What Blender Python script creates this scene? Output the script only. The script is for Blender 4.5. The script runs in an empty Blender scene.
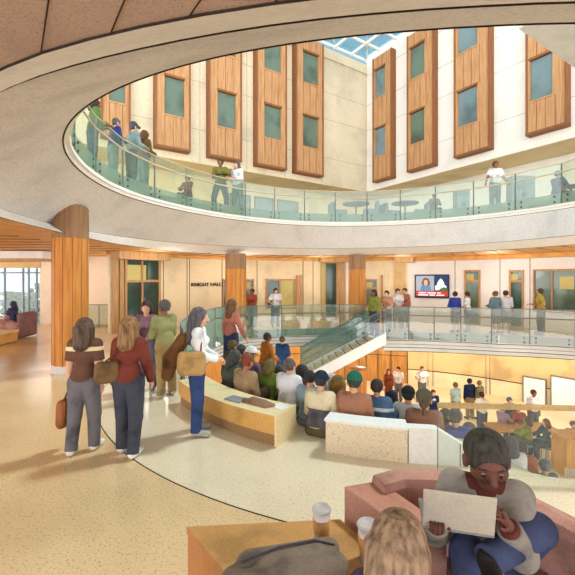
import bpy, math, random
import numpy as np
from mathutils import Vector, Matrix
random.seed(4)
C = bpy.context.scene.collection
PI = math.pi
# ------------------------------------------------------------------ camera facts
FPX, CAMZ, HOR = 373.0, 2.15, 278.0
def ray(px, py): return ((px-287.5)/FPX, -(py-HOR)/FPX)          # X/Y and dZ/Y
def at(px, Y): return (px-287.5)/FPX*Y
def zat(py, Y): return CAMZ-(py-HOR)/FPX*Y
CX, CY = 2.24, 8.9                                                   # centre of the round atrium
def pol(r, deg, z=0.0): return (CX+r*math.cos(math.radians(deg)), CY+r*math.sin(math.radians(deg)), z)
def deg_at(px, r):                                                   # angle on the far side of the circle seen at a bearing
    k = (px-287.5)/FPX
    a = k*k+1; b = -2*(k*CX+CY); c = CX*CX+CY*CY-r*r
    Y = (-b+math.sqrt(b*b-4*a*c))/(2*a)
    return math.degrees(math.atan2(Y-CY, k*Y-CX))
# ------------------------------------------------------------------ materials
def lin(c):
    c = c/255.0
    return c/12.92 if c <= 0.04045 else ((c+0.055)/1.055)**2.4
def rgb(t): return (lin(t[0]), lin(t[1]), lin(t[2]), 1.0)
MATS = {}
def wash(name, col, rough=0.75, amt=0.16, scale=3.0, grain=0.10, gscale=60.0, spec=0.25, col2=None, emit=0.0, speck=0.0, sscale=40.0):
    """plain surface with a mottled, slightly grainy tone"""
    if name in MATS: return MATS[name]
    m = bpy.data.materials.new(name); m.use_nodes = True
    nt = m.node_tree; n = nt.nodes; l = nt.links
    b = n['Principled BSDF']; b.inputs['Roughness'].default_value = rough
    b.inputs['Specular IOR Level'].default_value = spec
    tc = n.new('ShaderNodeTexCoord')
    nz = n.new('ShaderNodeTexNoise'); nz.inputs['Scale'].default_value = scale; nz.inputs['Detail'].default_value = 4
    l.new(tc.outputs['Object'], nz.inputs['Vector'])
    g = n.new('ShaderNodeTexNoise'); g.inputs['Scale'].default_value = gscale; g.inputs['Detail'].default_value = 2
    l.new(tc.outputs['Object'], g.inputs['Vector'])
    base = rgb(col); d = rgb(col2) if col2 else tuple(base[i]*(1-amt*2.0) for i in range(3))+(1,)
    hi = tuple(min(1, base[i]*(1+amt*0.6)) for i in range(3))+(1,)
    r = n.new('ShaderNodeValToRGB'); e = r.color_ramp.elements
    e[0].position = 0.34; e[0].color = d; e[1].position = 0.66; e[1].color = hi
    mid = r.color_ramp.elements.new(0.48); mid.color = base
    l.new(nz.outputs['Fac'], r.inputs['Fac'])
    mp = n.new('ShaderNodeMapRange'); mp.inputs['From Min'].default_value = 0.35; mp.inputs['From Max'].default_value = 0.6
    mp.inputs['To Min'].default_value = 1-grain*2; mp.inputs['To Max'].default_value = 1.0+grain*0.2
    l.new(g.outputs['Fac'], mp.inputs['Value'])
    mx = n.new('ShaderNodeMix'); mx.data_type = 'RGBA'; mx.blend_type = 'MULTIPLY'; mx.inputs['Factor'].default_value = 1
    l.new(r.outputs['Color'], mx.inputs['A']); l.new(mp.outputs['Result'], mx.inputs['B'])
    if speck:                                                # fine dark chips scattered through the surface
        q = n.new('ShaderNodeTexNoise'); q.inputs['Scale'].default_value = sscale; q.inputs['Detail'].default_value = 1; l.new(tc.outputs['Object'], q.inputs['Vector'])
        q2 = n.new('ShaderNodeMapRange'); q2.inputs['From Min'].default_value = 0.60; q2.inputs['From Max'].default_value = 0.72; q2.inputs['To Min'].default_value = 1.0; q2.inputs['To Max'].default_value = 1-speck
        l.new(q.outputs['Fac'], q2.inputs['Value'])
        m3 = n.new('ShaderNodeMix'); m3.data_type = 'RGBA'; m3.blend_type = 'MULTIPLY'; m3.inputs['Factor'].default_value = 1
        l.new(mx.outputs['Result'], m3.inputs['A']); l.new(q2.outputs['Result'], m3.inputs['B']); mx = m3
    l.new(mx.outputs['Result'], b.inputs['Base Color'])
    if emit:
        l.new(mx.outputs['Result'], b.inputs['Emission Color']); b.inputs['Emission Strength'].default_value = emit
    MATS[name] = m
    return m
def woodmat(name, col, dark, scale=(9, 9, 0.7), rough=0.55, amt=0.5):
    if name in MATS: return MATS[name]
    m = bpy.data.materials.new(name); m.use_nodes = True
    nt = m.node_tree; n = nt.nodes; l = nt.links
    b = n['Principled BSDF']; b.inputs['Roughness'].default_value = rough; b.inputs['Specular IOR Level'].default_value = 0.25
    tc = n.new('ShaderNodeTexCoord'); mp = n.new('ShaderNodeMapping'); mp.inputs['Scale'].default_value = scale
    l.new(tc.outputs['Object'], mp.inputs['Vector'])
    nz = n.new('ShaderNodeTexNoise'); nz.inputs['Scale'].default_value = 1.6; nz.inputs['Detail'].default_value = 5
    l.new(mp.outputs['Vector'], nz.inputs['Vector'])
    r = n.new('ShaderNodeValToRGB'); e = r.color_ramp.elements
    e[0].position = 0.3; e[0].color = rgb(dark); e[1].position = 0.62; e[1].color = rgb(col)
    l.new(nz.outputs['Fac'], r.inputs['Fac']); l.new(r.outputs['Color'], b.inputs['Base Color'])
    MATS[name] = m
    return m
def glassmat(name, tint, body, fac=0.22, gloss=0.10):
    m = bpy.data.materials.new(name); m.use_nodes = True
    nt = m.node_tree; n = nt.nodes; l = nt.links; n.remove(n['Principled BSDF'])
    out = n['Material Output']
    t = n.new('ShaderNodeBsdfTransparent'); t.inputs['Color'].default_value = rgb(tint)
    d = n.new('ShaderNodeBsdfDiffuse'); d.inputs['Color'].default_value = rgb(body)
    gl = n.new('ShaderNodeBsdfGlossy'); gl.inputs['Roughness'].default_value = 0.03
    m1 = n.new('ShaderNodeMixShader'); m1.inputs['Fac'].default_value = fac
    m2 = n.new('ShaderNodeMixShader'); m2.inputs['Fac'].default_value = gloss
    l.new(t.outputs[0], m1.inputs[1]); l.new(d.outputs[0], m1.inputs[2])
    l.new(m1.outputs[0], m2.inputs[1]); l.new(gl.outputs[0], m2.inputs[2]); l.new(m2.outputs[0], out.inputs['Surface'])
    MATS[name] = m
    return m
M_plaster = wash('plaster_cream', (229, 223, 218), amt=0.06, scale=1.0, grain=0.07, gscale=36, speck=0.25, sscale=26)
M_white   = wash('paint_white', (247, 243, 237), amt=0.03, scale=1.5, grain=0.03, gscale=24)
M_creamw  = wash('paint_cream', (240, 222, 182), amt=0.07, scale=0.9, grain=0.05, gscale=20)
M_facade  = wash('facade_cream', (228, 212, 182), amt=0.08, scale=0.5, grain=0.06, gscale=16)
M_facadew = wash('facade_white', (244, 238, 228), amt=0.04, scale=0.5, grain=0.03, gscale=16)
M_soffit  = wash('soffit_tan', (226, 204, 164), amt=0.08, scale=0.7, grain=0.05)
M_grailR  = None
M_tan     = wash('tan_panel', (218, 186, 132), amt=0.14, scale=0.9, grain=0.06)
M_wceilSh  = wash('ceiling_maple_shade', (212, 184, 170), amt=0.06, scale=2.0, grain=0.10, gscale=60, speck=0.40, sscale=60)  # the maple ceiling again, its shade put into the colour
M_floor   = wash('terrazzo_gold', (230, 198, 150), rough=0.19, amt=0.08, scale=0.45, grain=0.06, gscale=60, spec=0.65, speck=0.45, sscale=48)
M_floorin = wash('terrazzo_cream', (240, 222, 190), rough=0.19, amt=0.05, scale=0.8, grain=0.05, gscale=60, spec=0.65, speck=0.35, sscale=48)
M_floorlo = wash('lower_floor_cream', (236, 220, 184), rough=0.5, amt=0.05, scale=0.8, grain=0.04)
M_bench   = wash('bench_veneer', (220, 168, 94), amt=0.12, scale=2.2, grain=0.06, gscale=40)
M_benchT  = wash('bench_top', (242, 218, 168), amt=0.06, scale=2.2, grain=0.06, gscale=40)
M_plinth  = wash('bench_plinth', (160, 126, 86), amt=0.10, scale=2.0, grain=0.06)
M_ink     = wash('dark_joint', (58, 46, 40), amt=0.05, rough=0.9, grain=0)
M_steel   = wash('grey_steel', (120, 122, 118), rough=0.4, amt=0.05, grain=0)
M_bolt    = wash('dark_bolt', (40, 48, 46), rough=0.5, amt=0.0, grain=0)
M_rail    = wash('pale_rail', (205, 190, 160), rough=0.5, amt=0.05, grain=0)
M_wood    = woodmat('maple_panel', (198, 152, 106), (172, 122, 78))
M_woodD   = woodmat('maple_reveal', (150, 96, 56), (126, 78, 46))
M_colw    = woodmat('column_veneer', (218, 148, 72), (196, 120, 50))
M_colcap  = woodmat('column_cap', (168, 128, 92), (140, 102, 72))
M_wceil   = woodmat('ceiling_maple', (228, 172, 96), (208, 146, 74), scale=(2, 2, 2))
M_jamb    = woodmat('door_jamb', (200, 160, 110), (170, 128, 84))
M_desk    = woodmat('desk_oak', (206, 150, 74), (170, 112, 48))
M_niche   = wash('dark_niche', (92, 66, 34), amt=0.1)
M_glass   = glassmat('rail_glass', (240, 246, 240), (200, 218, 206), 0.09, 0.05)
M_glassL  = glassmat('rail_glass_band', (212, 226, 214), (164, 190, 174), 0.42, 0.05)
M_glassS  = glassmat('stair_glass', (214, 234, 230), (160, 198, 194), 0.30, 0.06)
M_glassG  = glassmat('rail_glass_grey', (238, 242, 238), (214, 220, 212), 0.12, 0.05)
M_bandG   = glassmat('rail_glass_grey_band', (222, 226, 220), (186, 194, 186), 0.45, 0.05)
M_clear   = glassmat('clear_glass', (246, 250, 248), (225, 235, 235), 0.015, 0.05)
M_win     = wash('window_green', (100, 118, 102), rough=0.12, amt=0.22, scale=0.7, grain=0.0, spec=0.6)
M_winb    = wash('window_blue', (112, 134, 138), rough=0.12, amt=0.22, scale=0.6, grain=0.0, spec=0.6)
M_wind    = wash('window_dark', (46, 74, 62), rough=0.12, amt=0.2, scale=0.8, grain=0.0, spec=0.6)
M_winy    = wash('lit_room', (196, 184, 112), rough=0.4, amt=0.15, scale=1.2, grain=0.0)
M_upglass = wash('blue_grey_board', (138, 158, 160), rough=0.4, amt=0.16, scale=1.3, grain=0.02)
M_sofa    = wash('sofa_maroon', (186, 140, 126), rough=0.85, amt=0.22, scale=2.6, grain=0.07, gscale=70)
M_sofain  = wash('sofa_plum', (136, 100, 100), rough=0.85, amt=0.18, scale=3.2, grain=0.07, gscale=70)
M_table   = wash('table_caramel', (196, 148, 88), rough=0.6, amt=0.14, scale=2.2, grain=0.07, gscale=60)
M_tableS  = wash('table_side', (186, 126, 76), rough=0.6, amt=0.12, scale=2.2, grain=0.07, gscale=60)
# ------------------------------------------------------------------ mesh helpers
class MB:
    def __init__(s): s.v = []; s.f = []; s.m = []; s.mats = []; s.smooth = []
    def mi(s, mat):
        if mat not in s.mats: s.mats.append(mat)
        return s.mats.index(mat)
    def add(s, vs, fs, mat, smooth=False):
        o = len(s.v); s.v += [tuple(v) for v in vs]; i = s.mi(mat)
        for f in fs: s.f.append(tuple(o+k for k in f)); s.m.append(i); s.smooth.append(smooth)
    def box(s, a, b, mat, M=None):
        x0, y0, z0 = a; x1, y1, z1 = b
        vs = [(x0,y0,z0),(x1,y0,z0),(x1,y1,z0),(x0,y1,z0),(x0,y0,z1),(x1,y0,z1),(x1,y1,z1),(x0,y1,z1)]
        if M is not None: vs = [tuple(M @ Vector(v)) for v in vs]
        s.add(vs, [(0,3,2,1),(4,5,6,7),(0,1,5,4),(1,2,6,5),(2,3,7,6),(3,0,4,7)], mat)
    def bev(s, a, b, mat, r=0.02, M=None):
        """box with chamfered edges (all twelve)"""
        x0,y0,z0 = a; x1,y1,z1 = b; r = min(r, (x1-x0)/2.01, (y1-y0)/2.01, (z1-z0)/2.01)
        import itertools
        P = []; idx = {}
        for sx, sy, sz in itertools.product((0,1),(0,1),(0,1)):
            X = (x0,x1)[sx]; Y = (y0,y1)[sy]; Z = (z0,z1)[sz]
            ix = X+(r if sx == 0 else -r); iy = Y+(r if sy == 0 else -r); iz = Z+(r if sz == 0 else -r)
            for ax, p in enumerate(((X,iy,iz),(ix,Y,iz),(ix,iy,Z))): idx[(sx,sy,sz,ax)] = len(P); P.append(p)
        F = []
        for ax in range(3):
            o = [k for k in range(3) if k != ax]
            for sd in (0,1):
                q = []
                for u, w in ((0,0),(1,0),(1,1),(0,1)):
                    c = [0,0,0]; c[ax] = sd; c[o[0]] = u; c[o[1]] = w; q.append(idx[tuple(c)+(ax,)])
                F.append(q)
        for ax in range(3):
            o = [k for k in range(3) if k != ax]
            for u in (0,1):
                for w in (0,1):
                    c0 = [0,0,0]; c0[o[0]] = u; c0[o[1]] = w; c1 = list(c0); c1[ax] = 1
                    F.append([idx[tuple(c0)+(o[0],)], idx[tuple(c1)+(o[0],)], idx[tuple(c1)+(o[1],)], idx[tuple(c0)+(o[1],)]])
        for c in itertools.product((0,1),(0,1),(0,1)): F.append([idx[c+(0,)], idx[c+(1,)], idx[c+(2,)]])
        cen = Vector(((x0+x1)/2,(y0+y1)/2,(z0+z1)/2)); G = []
        for f in F:
            a_, b_, c_ = (Vector(P[k]) for k in f[:3]); nrm = (b_-a_).cross(c_-a_)
            G.append(f if nrm.dot(a_-cen) > 0 else f[::-1])
        if M is not None: P = [tuple(M @ Vector(v)) for v in P]
        s.add(P, G, mat)
    def tube(s, pts, r, mat, n=8, closed=False, smooth=True, cap=True):
        P = [Vector(p) for p in pts]; N = len(P)
        R = r if isinstance(r, (list, tuple)) else [r]*N
        vs = []; fs = []
        for i in range(N):
            a = P[(i-1) % N] if closed or i > 0 else P[i]; b = P[(i+1) % N] if closed or i < N-1 else P[i]
            d = (b-a)
            if d.length < 1e-9: d = Vector((0,0,1))
            d.normalize(); up = Vector((0,0,1)) if abs(d.z) < 0.95 else Vector((1,0,0))
            u = d.cross(up).normalized(); w = u.cross(d).normalized()
            for k in range(n):
                t = 2*PI*k/n; vs.append(tuple(P[i]+(u*math.cos(t)+w*math.sin(t))*R[i]))
        for i in range(N if closed else N-1):
            j = (i+1) % N
            for k in range(n): fs.append((i*n+k, i*n+(k+1) % n, j*n+(k+1) % n, j*n+k))
        if cap and not closed: fs.append(tuple(range(n-1, -1, -1))); fs.append(tuple((N-1)*n+k for k in range(n)))
        s.add(vs, fs, mat, smooth)
    def lathe(s, prof, mat, c=(0,0,0), n=24, smooth=True):
        vs = []; fs = []
        for (r, z) in prof:
            for k in range(n):
                t = 2*PI*k/n; vs.append((c[0]+r*math.cos(t), c[1]+r*math.sin(t), c[2]+z))
        for i in range(len(prof)-1):
            for k in range(n): fs.append((i*n+k, i*n+(k+1) % n, (i+1)*n+(k+1) % n, (i+1)*n+k))
        s.add(vs, fs, mat, smooth)
    def prism(s, poly, z0, z1, mat, side=None, top=True, bottom=True):
        n = len(poly); vs = [(p[0],p[1],z0) for p in poly]+[(p[0],p[1],z1) for p in poly]
        area = sum(poly[i][0]*poly[(i+1) % n][1]-poly[(i+1) % n][0]*poly[i][1] for i in range(n))
        sd = [(i,(i+1) % n,n+(i+1) % n,n+i) for i in range(n)]
        if area < 0: sd = [q[::-1] for q in sd]
        o = list(range(n)) if area > 0 else list(range(n))[::-1]
        self_fs = []
        s.add(vs, sd, side or mat)
        if top: s.add(vs, [tuple(n+k for k in o)], mat)
        if bottom: s.add(vs, [tuple(reversed(o))], side or mat)
    def quad(s, a, b, c, d, mat, smooth=False): s.add([a,b,c,d], [(0,1,2,3)], mat, smooth)
    def build(s, name, parent=None, **kw):
        me = bpy.data.meshes.new(name); me.from_pydata(s.v, [], s.f)
        for m in s.mats: me.materials.append(m)
        me.polygons.foreach_set('material_index', s.m); me.polygons.foreach_set('use_smooth', s.smooth); me.update()
        o = bpy.data.objects.new(name, me); C.objects.link(o)
        if parent: o.parent = parent
        tag(o, **kw); return o
def tag(o, label=None, cat=None, group=None, kind=None):
    for k, v in (('label', label), ('category', cat), ('group', group), ('kind', kind)):
        if v: o[k] = v
    return o
def empty(name, loc=(0,0,0), rz=0, **kw):
    o = bpy.data.objects.new(name, None); C.objects.link(o); o.location = loc; o.rotation_euler = (0,0,rz); o.empty_display_size = 0.2
    tag(o, **kw); return o
def copy_tree(o, parent=None):
    c = o.copy(); C.objects.link(c)
    if parent: c.parent = parent
    for ch in list(o.children): copy_tree(ch, c)
    return c
S = 'structure'
def loft(mb, A, B, mat, a0=0, a1=360, n=144, smooth=True):
    """surface between two horizontal circles (cx, cy, r, z)"""
    vs = []; fs = []
    for k in range(n+1):
        t = math.radians(a0+(a1-a0)*k/n)
        for (cx, cy, r, z) in (A, B): vs.append((cx+r*math.cos(t), cy+r*math.sin(t), z))
    for k in range(n): fs.append((2*k, 2*k+2, 2*k+3, 2*k+1))
    mb.add(vs, fs, mat, smooth)
def arcpts(r, a0, a1, z, n=48, c=(CX,CY)):
    return [(c[0]+r*math.cos(math.radians(a0+(a1-a0)*k/n)), c[1]+r*math.sin(math.radians(a0+(a1-a0)*k/n)), z) for k in range(n+1)]
def arcblock(mb, r0, r1, a0, a1, z0, z1, mat, top=None, n=None, inner=None):
    """a curved block r0<r1 between angles (top may have its own material)"""
    n = n or max(1, int(abs(a1-a0)/2.5)); vs = []
    for k in range(n+1):
        t = math.radians(a0+(a1-a0)*k/n); c, s_ = math.cos(t), math.sin(t)
        for r, z in ((r0,z0),(r1,z0),(r1,z1),(r0,z1)): vs.append((CX+r*c, CY+r*s_, z))
    f_out = []; f_top = []; f_in = []
    for k in range(n):
        a = 4*k; b = a+4
        f_out += [(a,a+1,b+1,b),(a+1,a+2,b+2,b+1)]; f_top.append((a+2,a+3,b+3,b+2)); f_in.append((a+3,a,b,b+3))
    f_out += [(0,3,2,1),(4*n,4*n+1,4*n+2,4*n+3)]
    mb.add(vs, f_out, mat); mb.add(vs, f_top, top or mat); mb.add(vs, f_in, inner or mat)
# ================================================================== THE SETTING
E1 = (CX, CY, 6.28, 4.25); E2 = (1.63, 8.70, 7.05, 3.40); E3 = (1.27, 8.88, 7.64, 3.15)
EDGE = [(500,28),(400,33),(300,42),(200,61),(153,73),(115,89),(83.5,106),(66,125),(61,143),(68,158),(87,175.6),(122,195),(180,210),(240,220),(340,226),(415,224),(500,217),(575,207)]
def _edge():
    out = []
    for px, py in EDGE:
        Y = FPX*(E1[3]-CAMZ)/(HOR-py); x = at(px, Y); out.append((math.degrees(math.atan2(Y-CY, x-CX)) % 360, math.hypot(x-CX, Y-CY)))
    out.sort(); th = np.array([o[0] for o in out]); rr = np.array([o[1] for o in out])
    g = np.arange(0, 360, 3.0); r = np.interp(g, np.r_[th-360, th, th+360], np.r_[rr, rr, rr])
    k = np.array([1,2,3,4,3,2,1]); k = k/k.sum()
    for _ in range(2): r = np.convolve(np.r_[r[-3:], r, r[:3]], k, 'valid')
    return g, r
_EG = _edge()
RIM2 = [(0,88.7),(70,66),(153,45),(200,36.5),(291,21),(390,12),(509,5)]
RIM3 = [(0,64),(70,42),(135,26),(200,14),(277,1),(0,217),(40,227),(87,237.5),(140,247),(200,253.5)]
def _near(pts, E):
    out = []
    for px, py in pts:
        Y = FPX*(E[3]-CAMZ)/(HOR-py); x = at(px, Y); out.append((math.degrees(math.atan2(Y-E[1], x-E[0])) % 360, math.hypot(x-E[0], Y-E[1])))
    out.sort(); return [(0,E[2]),(110 if out[0][0] < 180 else 190,E[2])]+out+[(310,out[-1][1]),(345,E[2]),(360,E[2])]
def _mk(pts, E):
    T = _near(pts, E); g = np.arange(0,361,3.0); r = np.interp(g, [p[0] for p in T], [p[1] for p in T])
    for _ in range(2): r[1:-1] = (r[:-2]+2*r[1:-1]+r[2:])/4
    return lambda a: float(np.interp(a % 360, g, r))
r2 = _mk(RIM2, E2); r3 = _mk(RIM3, E3)
def r1(a): return float(np.interp(a % 360, np.r_[_EG[0], 360], np.r_[_EG[1], _EG[1][0]]))
def ropen(a):
    a = a % 360
    K = [(0,9.3),(29,9.1),(41.7,7.67),(54,6.93),(64,6.55),(75.5,6.2),(77,7.2),(95,7.1),(110,7.3),(121,7.35),(128,7.15),(147.4,5.9),(167.6,5.1),(188.7,4.64),(207,4.58),(210.9,4.30),(211,4.28),(272,4.28),(272.1,4.62),(277.6,4.93),(294,5.40),(316,5.85),(330,6.4),(345,8.0),(360,9.3)]
    for (a0,r0),(a1,r1) in zip(K, K[1:]):
        if a0 <= a <= a1: return r0+(r1-r0)*(a-a0)/max(1e-6, a1-a0)
# --- floors
mb = MB(); vs = []; fs = []
for k in range(361):
    t = math.radians(k); r = max(6.05, ropen(k)); vs += [(CX+r*math.cos(t), CY+r*math.sin(t), 0), (CX+20*math.cos(t), CY+20*math.sin(t), 0)]
for k in range(360): fs.append((2*k, 2*k+1, 2*k+3, 2*k+2))
mb.add(vs, fs, M_floor)
fl = mb.build('floor', label='golden terrazzo concourse floor around the round well', cat='floor', kind=S)
mb = MB(); vs = []; fs = []
N = 360
for k in range(N+1):
    t = math.radians(k); r = ropen(k)
    for rr in (min(r, 6.049), 6.05): vs.append((CX+rr*math.cos(t), CY+rr*math.sin(t), 0.0))
for k in range(N): fs.append((2*k, 2*k+1, 2*k+3, 2*k+2))
mb.add(vs, fs, M_floorin)
mb.build('floor_inlay', label='pale cream terrazzo ring of floor beside the curved bench', cat='floor', kind=S)
mb = MB(); mb.tube(arcpts(6.05, 185, 300, 0.0, 90), 0.007, M_ink, n=5)
mb.build('trim_1', label='dark curved joint line between golden and cream floor', cat='floor joint', kind=S)
# fascia of the concourse slab, stepped in three courses
mb = MB()
for (z0, z1, off) in ((-0.34,-0.002,0.0),(-0.50,-0.34,0.06),(-0.62,-0.50,0.03),(-0.78,-0.62,0.09)):
    vs = []; fs = []
    A = list(range(-84, 212))
    for k in A:
        t = math.radians(k); r = ropen(k)
        for rr, z in ((r+off,z0),(r+off,z1),(r+0.35,z1),(r+0.35,z0)): vs.append((CX+rr*math.cos(t), CY+rr*math.sin(t), z))
    for i in range(len(A)-1):
        a = 4*i; b = a+4
        for q in ((0,1),(1,2),(2,3),(3,0)): fs.append((a+q[0],a+q[1],b+q[1],b+q[0]))
    mb.add(vs, fs, wash('slab_edge_white', (224, 220, 212), amt=0.05, scale=1.2, grain=0.04))
for z, o_ in ((-0.34,-0.004),(-0.50,0.056),(-0.62,0.026),(-0.78,0.086)):
    mb.tube([(CX+(ropen(a)+o_)*math.cos(math.radians(a)), CY+(ropen(a)+o_)*math.sin(math.radians(a)), z) for a in list(range(-60,76))], 0.011, M_ink, n=4)
    mb.tube([(CX+(ropen(a)+o_)*math.cos(math.radians(a)), CY+(ropen(a)+o_)*math.sin(math.radians(a)), z) for a in list(range(78,205))], 0.011, M_ink, n=4)
mb.build('trim_2', label='white stepped slab edge running round the concourse well', cat='slab edge', kind=S)
mb = MB(); mb.prism([(CX+15*math.cos(math.radians(a)), CY+15*math.sin(math.radians(a))) for a in range(0,360,4)], -4.1, -3.9, M_floorlo)
mb.build('floor_lower', label='cream floor of the lower hall at the foot of the well', cat='floor', kind=S)
# --- terraces stepping down into the well
TERR = [(4.28,3.55,-0.02),(3.55,2.80,-0.38),(2.80,2.05,-0.74),(2.05,1.30,-1.10),(1.30,0.55,-1.46)]
def terr(r):
    for ro, ri, z in TERR:
        if ri <= r <= ro: return z
    return None
mb = MB()
for ro, ri, z in TERR: arcblock(mb, ri, ro-0.002, 208, 276, -3.898, z, M_floorlo, top=M_benchT)
mb.build('floor_terrace', label='curved seating steps descending from the bench into the well', cat='seating steps', kind=S)
# --- wood ceiling under the upper floor
mb = MB()
def annulus(a0, a1, mat, n):
    vs = []; fs = []
    for k in range(n+1):
        t = math.radians(a0+(a1-a0)*k/n)
        q = r3(math.degrees(t)); vs.append((E3[0]+q*math.cos(t), E3[1]+q*math.sin(t), 3.15)); q = 19 if t < 3.6 else 12.6; vs.append((E3[0]+q*math.cos(t), E3[1]+q*math.sin(t), 3.15))
    for k in range(n): fs.append((2*k, 2*k+2, 2*k+3, 2*k+1))
    mb.add(vs, fs, mat)
annulus(-45, 214, M_wceil, 120)
mb.build('ceiling', label='maple plank ceiling under the upper gallery', cat='ceiling', kind=S)
mb = MB(); annulus(214, 315, M_wceilSh, 60)  # near sector of the same ceiling, painted in the shaded brown
for k in range(-9, 12):
    p0 = Vector((-1.08+.288*k, 1.636-.02*k, 0)); d0 = Vector((-.6,.8,0)); q = p0-d0*4.0
    for i in range(700):                                     # run each joint up to the rim
        nx = q+d0*(i*.01); 
        if math.hypot(nx.x-E3[0], nx.y-E3[1]) < r3(math.degrees(math.atan2(nx.y-E3[1], nx.x-E3[0]))): break
    mb.tube([(q.x,q.y,3.149),(nx.x,nx.y,3.149)], 0.003, M_ink, n=4)
mb.build('ceiling_front', label='maple ceiling nearest the viewer with shade painted brown and dark seams', cat='ceiling', kind=S)
mb = MB()
for k in range(46):
    a = -40+k*5.5; t = math.radians(a); t2 = math.radians(a+7)
    mb.tube([(E3[0]+7.68*math.cos(t), E3[1]+7.68*math.sin(t), 3.147), (E3[0]+14*math.cos(t2), E3[1]+14*math.sin(t2), 3.147)], 0.012, M_woodD, n=4)
mb.build('trim_3', label='dark seams between the maple ceiling planks', cat='ceiling seam', kind=S)
# --- conical soffit ring and its white lower rim
mb = MB(); vs = []; fs = []
for k in range(181):
    a = 2*k; t = math.radians(a); vs += [(E2[0]+r2(a)*math.cos(t), E2[1]+r2(a)*math.sin(t), E2[3]), (CX+r1(a)*math.cos(t), CY+r1(a)*math.sin(t), E1[3])]
for k in range(180): fs.append((2*k, 2*k+2, 2*k+3, 2*k+1))
mb.add(vs, fs, M_plaster, True)
mb.build('ceiling_ring', label='broad plaster soffit ring circling the round opening', cat='soffit', kind=S)
mb = MB(); vs = []; fs = []
for k in range(181):
    a = 2*k; t = math.radians(a); vs += [(E3[0]+r3(a)*math.cos(t), E3[1]+r3(a)*math.sin(t), E3[3]), (E2[0]+r2(a)*math.cos(t), E2[1]+r2(a)*math.sin(t), E2[3])]
for k in range(180): fs.append((2*k, 2*k+2, 2*k+3, 2*k+1))
mb.add(vs, fs, M_white, True)
mb.build('trim_4', label='white lower rim of the plaster soffit ring', cat='soffit rim', kind=S)
mb = MB()
mb.tube([(CX+r1(a)*math.cos(math.radians(a)), CY+r1(a)*math.sin(math.radians(a)), 4.246) for a in range(0,360,2)], 0.011, M_ink, n=5, closed=True)  # edge outlines drawn as thin tubes in plain dark colour
for c, fn in ((E3,r3),(E2,r2)):
    mb.tube([(c[0]+fn(a)*math.cos(math.radians(a)), c[1]+fn(a)*math.sin(math.radians(a)), c[3]-0.003) for a in range(0,360,2)], 0.006, M_ink, n=5, closed=True)
mb.build('trim_5', label='thin dark joint lines along the soffit ring edges', cat='soffit joint', kind=S)
mb = MB()
def ringwall(mb, off0, off1, a0, a1, z0, z1, mat, rout=None):
    vs = []; fs = []; n = int(abs(a1-a0)/2)
    for k in range(n+1):
        a = a0+(a1-a0)*k/n; t = math.radians(a); ra, rb = r1(a)+off0, (rout or r1(a)+off1)
        for r, z in ((ra,z0),(rb,z0),(rb,z1),(ra,z1)): vs.append((CX+r*math.cos(t), CY+r*math.sin(t), z))
    for k in range(n):
        a = 4*k; b = a+4
        for q in ((0,1),(1,2),(2,3),(3,0)): fs.append((a+q[0],a+q[1],b+q[1],b+q[0]))
    mb.add(vs, fs, mat)
ringwall(mb, -0.02, 0.25, 0, 360, 4.25, 4.33, M_white); ringwall(mb, -0.09, 0.2, 0, 360, 4.33, 4.40, M_white)
mb.build('trim_6', label='white double nosing at the foot of the upper glass railing', cat='slab nosing', kind=S)
mb = MB(); ringwall(mb, 0.03, 0, -60, 240, 4.36, 4.60, M_creamw, rout=15.5)
mb.build('floor_upper', label='upper gallery floor slab around the round opening', cat='floor', kind=S)
# --- concourse back wall (an arc) and what is set in it
RW = 10.5
def wseg(mb, px0, px1, z0, z1, mat, out=0.0, thick=0.12, r=RW, n=None):
    a1, a0 = deg_at(px0, r), deg_at(px1, r)
    arcblock(mb, r-out, r-out+thick, a0, a1, z0, z1, mat, n=n)
def wz(py, px, r=RW):
    a = deg_at(px, r); return zat(py, CY+r*math.sin(math.radians(a)))
mb = MB(); wseg(mb, 112, 302, 0, 3.15, M_creamw, thick=0.25); mb.build('wall_back', label='cream curved back wall of the concourse', cat='wall', kind=S)
mb = MB(); wseg(mb, 302, 408, 0, 3.15, M_creamw, thick=0.25); mb.build('wall_middle', label='cream curved wall behind the head of the stair', cat='wall', kind=S)
mb = MB(); wseg(mb, 408, 700, 0, 3.15, M_white, thick=0.25); mb.build('wall_right', label='white curved wall carrying the screen and doors', cat='wall', kind=S)
mb = MB(); wseg(mb, 408, 700, 2.98, 3.149, M_wceil, out=0.5, thick=0.5); wseg(mb, 100, 408, 3.04, 3.149, M_wceil, out=0.35, thick=0.35)
wseg(mb, 104, 160, 2.86, 3.148, M_jamb, out=0.9, thick=0.55); wseg(mb, 318, 362, 2.95, 3.148, M_jamb, out=0.9, thick=0.55); wseg(mb, 395, 415, 2.9, 3.148, M_jamb, out=0.9, thick=0.55)
mb.build('trim_7', label='maple fascia and boxed beams where ceiling meets the curved wall', cat='ceiling trim', kind=S)
mb = MB()
for px in (163.5, 187, 189.5, 222, 257, 303, 313, 455, 500, 530): wseg(mb, px-0.25, px+0.25, 0, 3.04, M_ink, out=0.012, thick=0.02, n=1)
mb.build('trim_8', label='thin dark panel joints in the concourse wall', cat='wall joint', kind=S)
WN = [0]; DN = [0]
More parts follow.
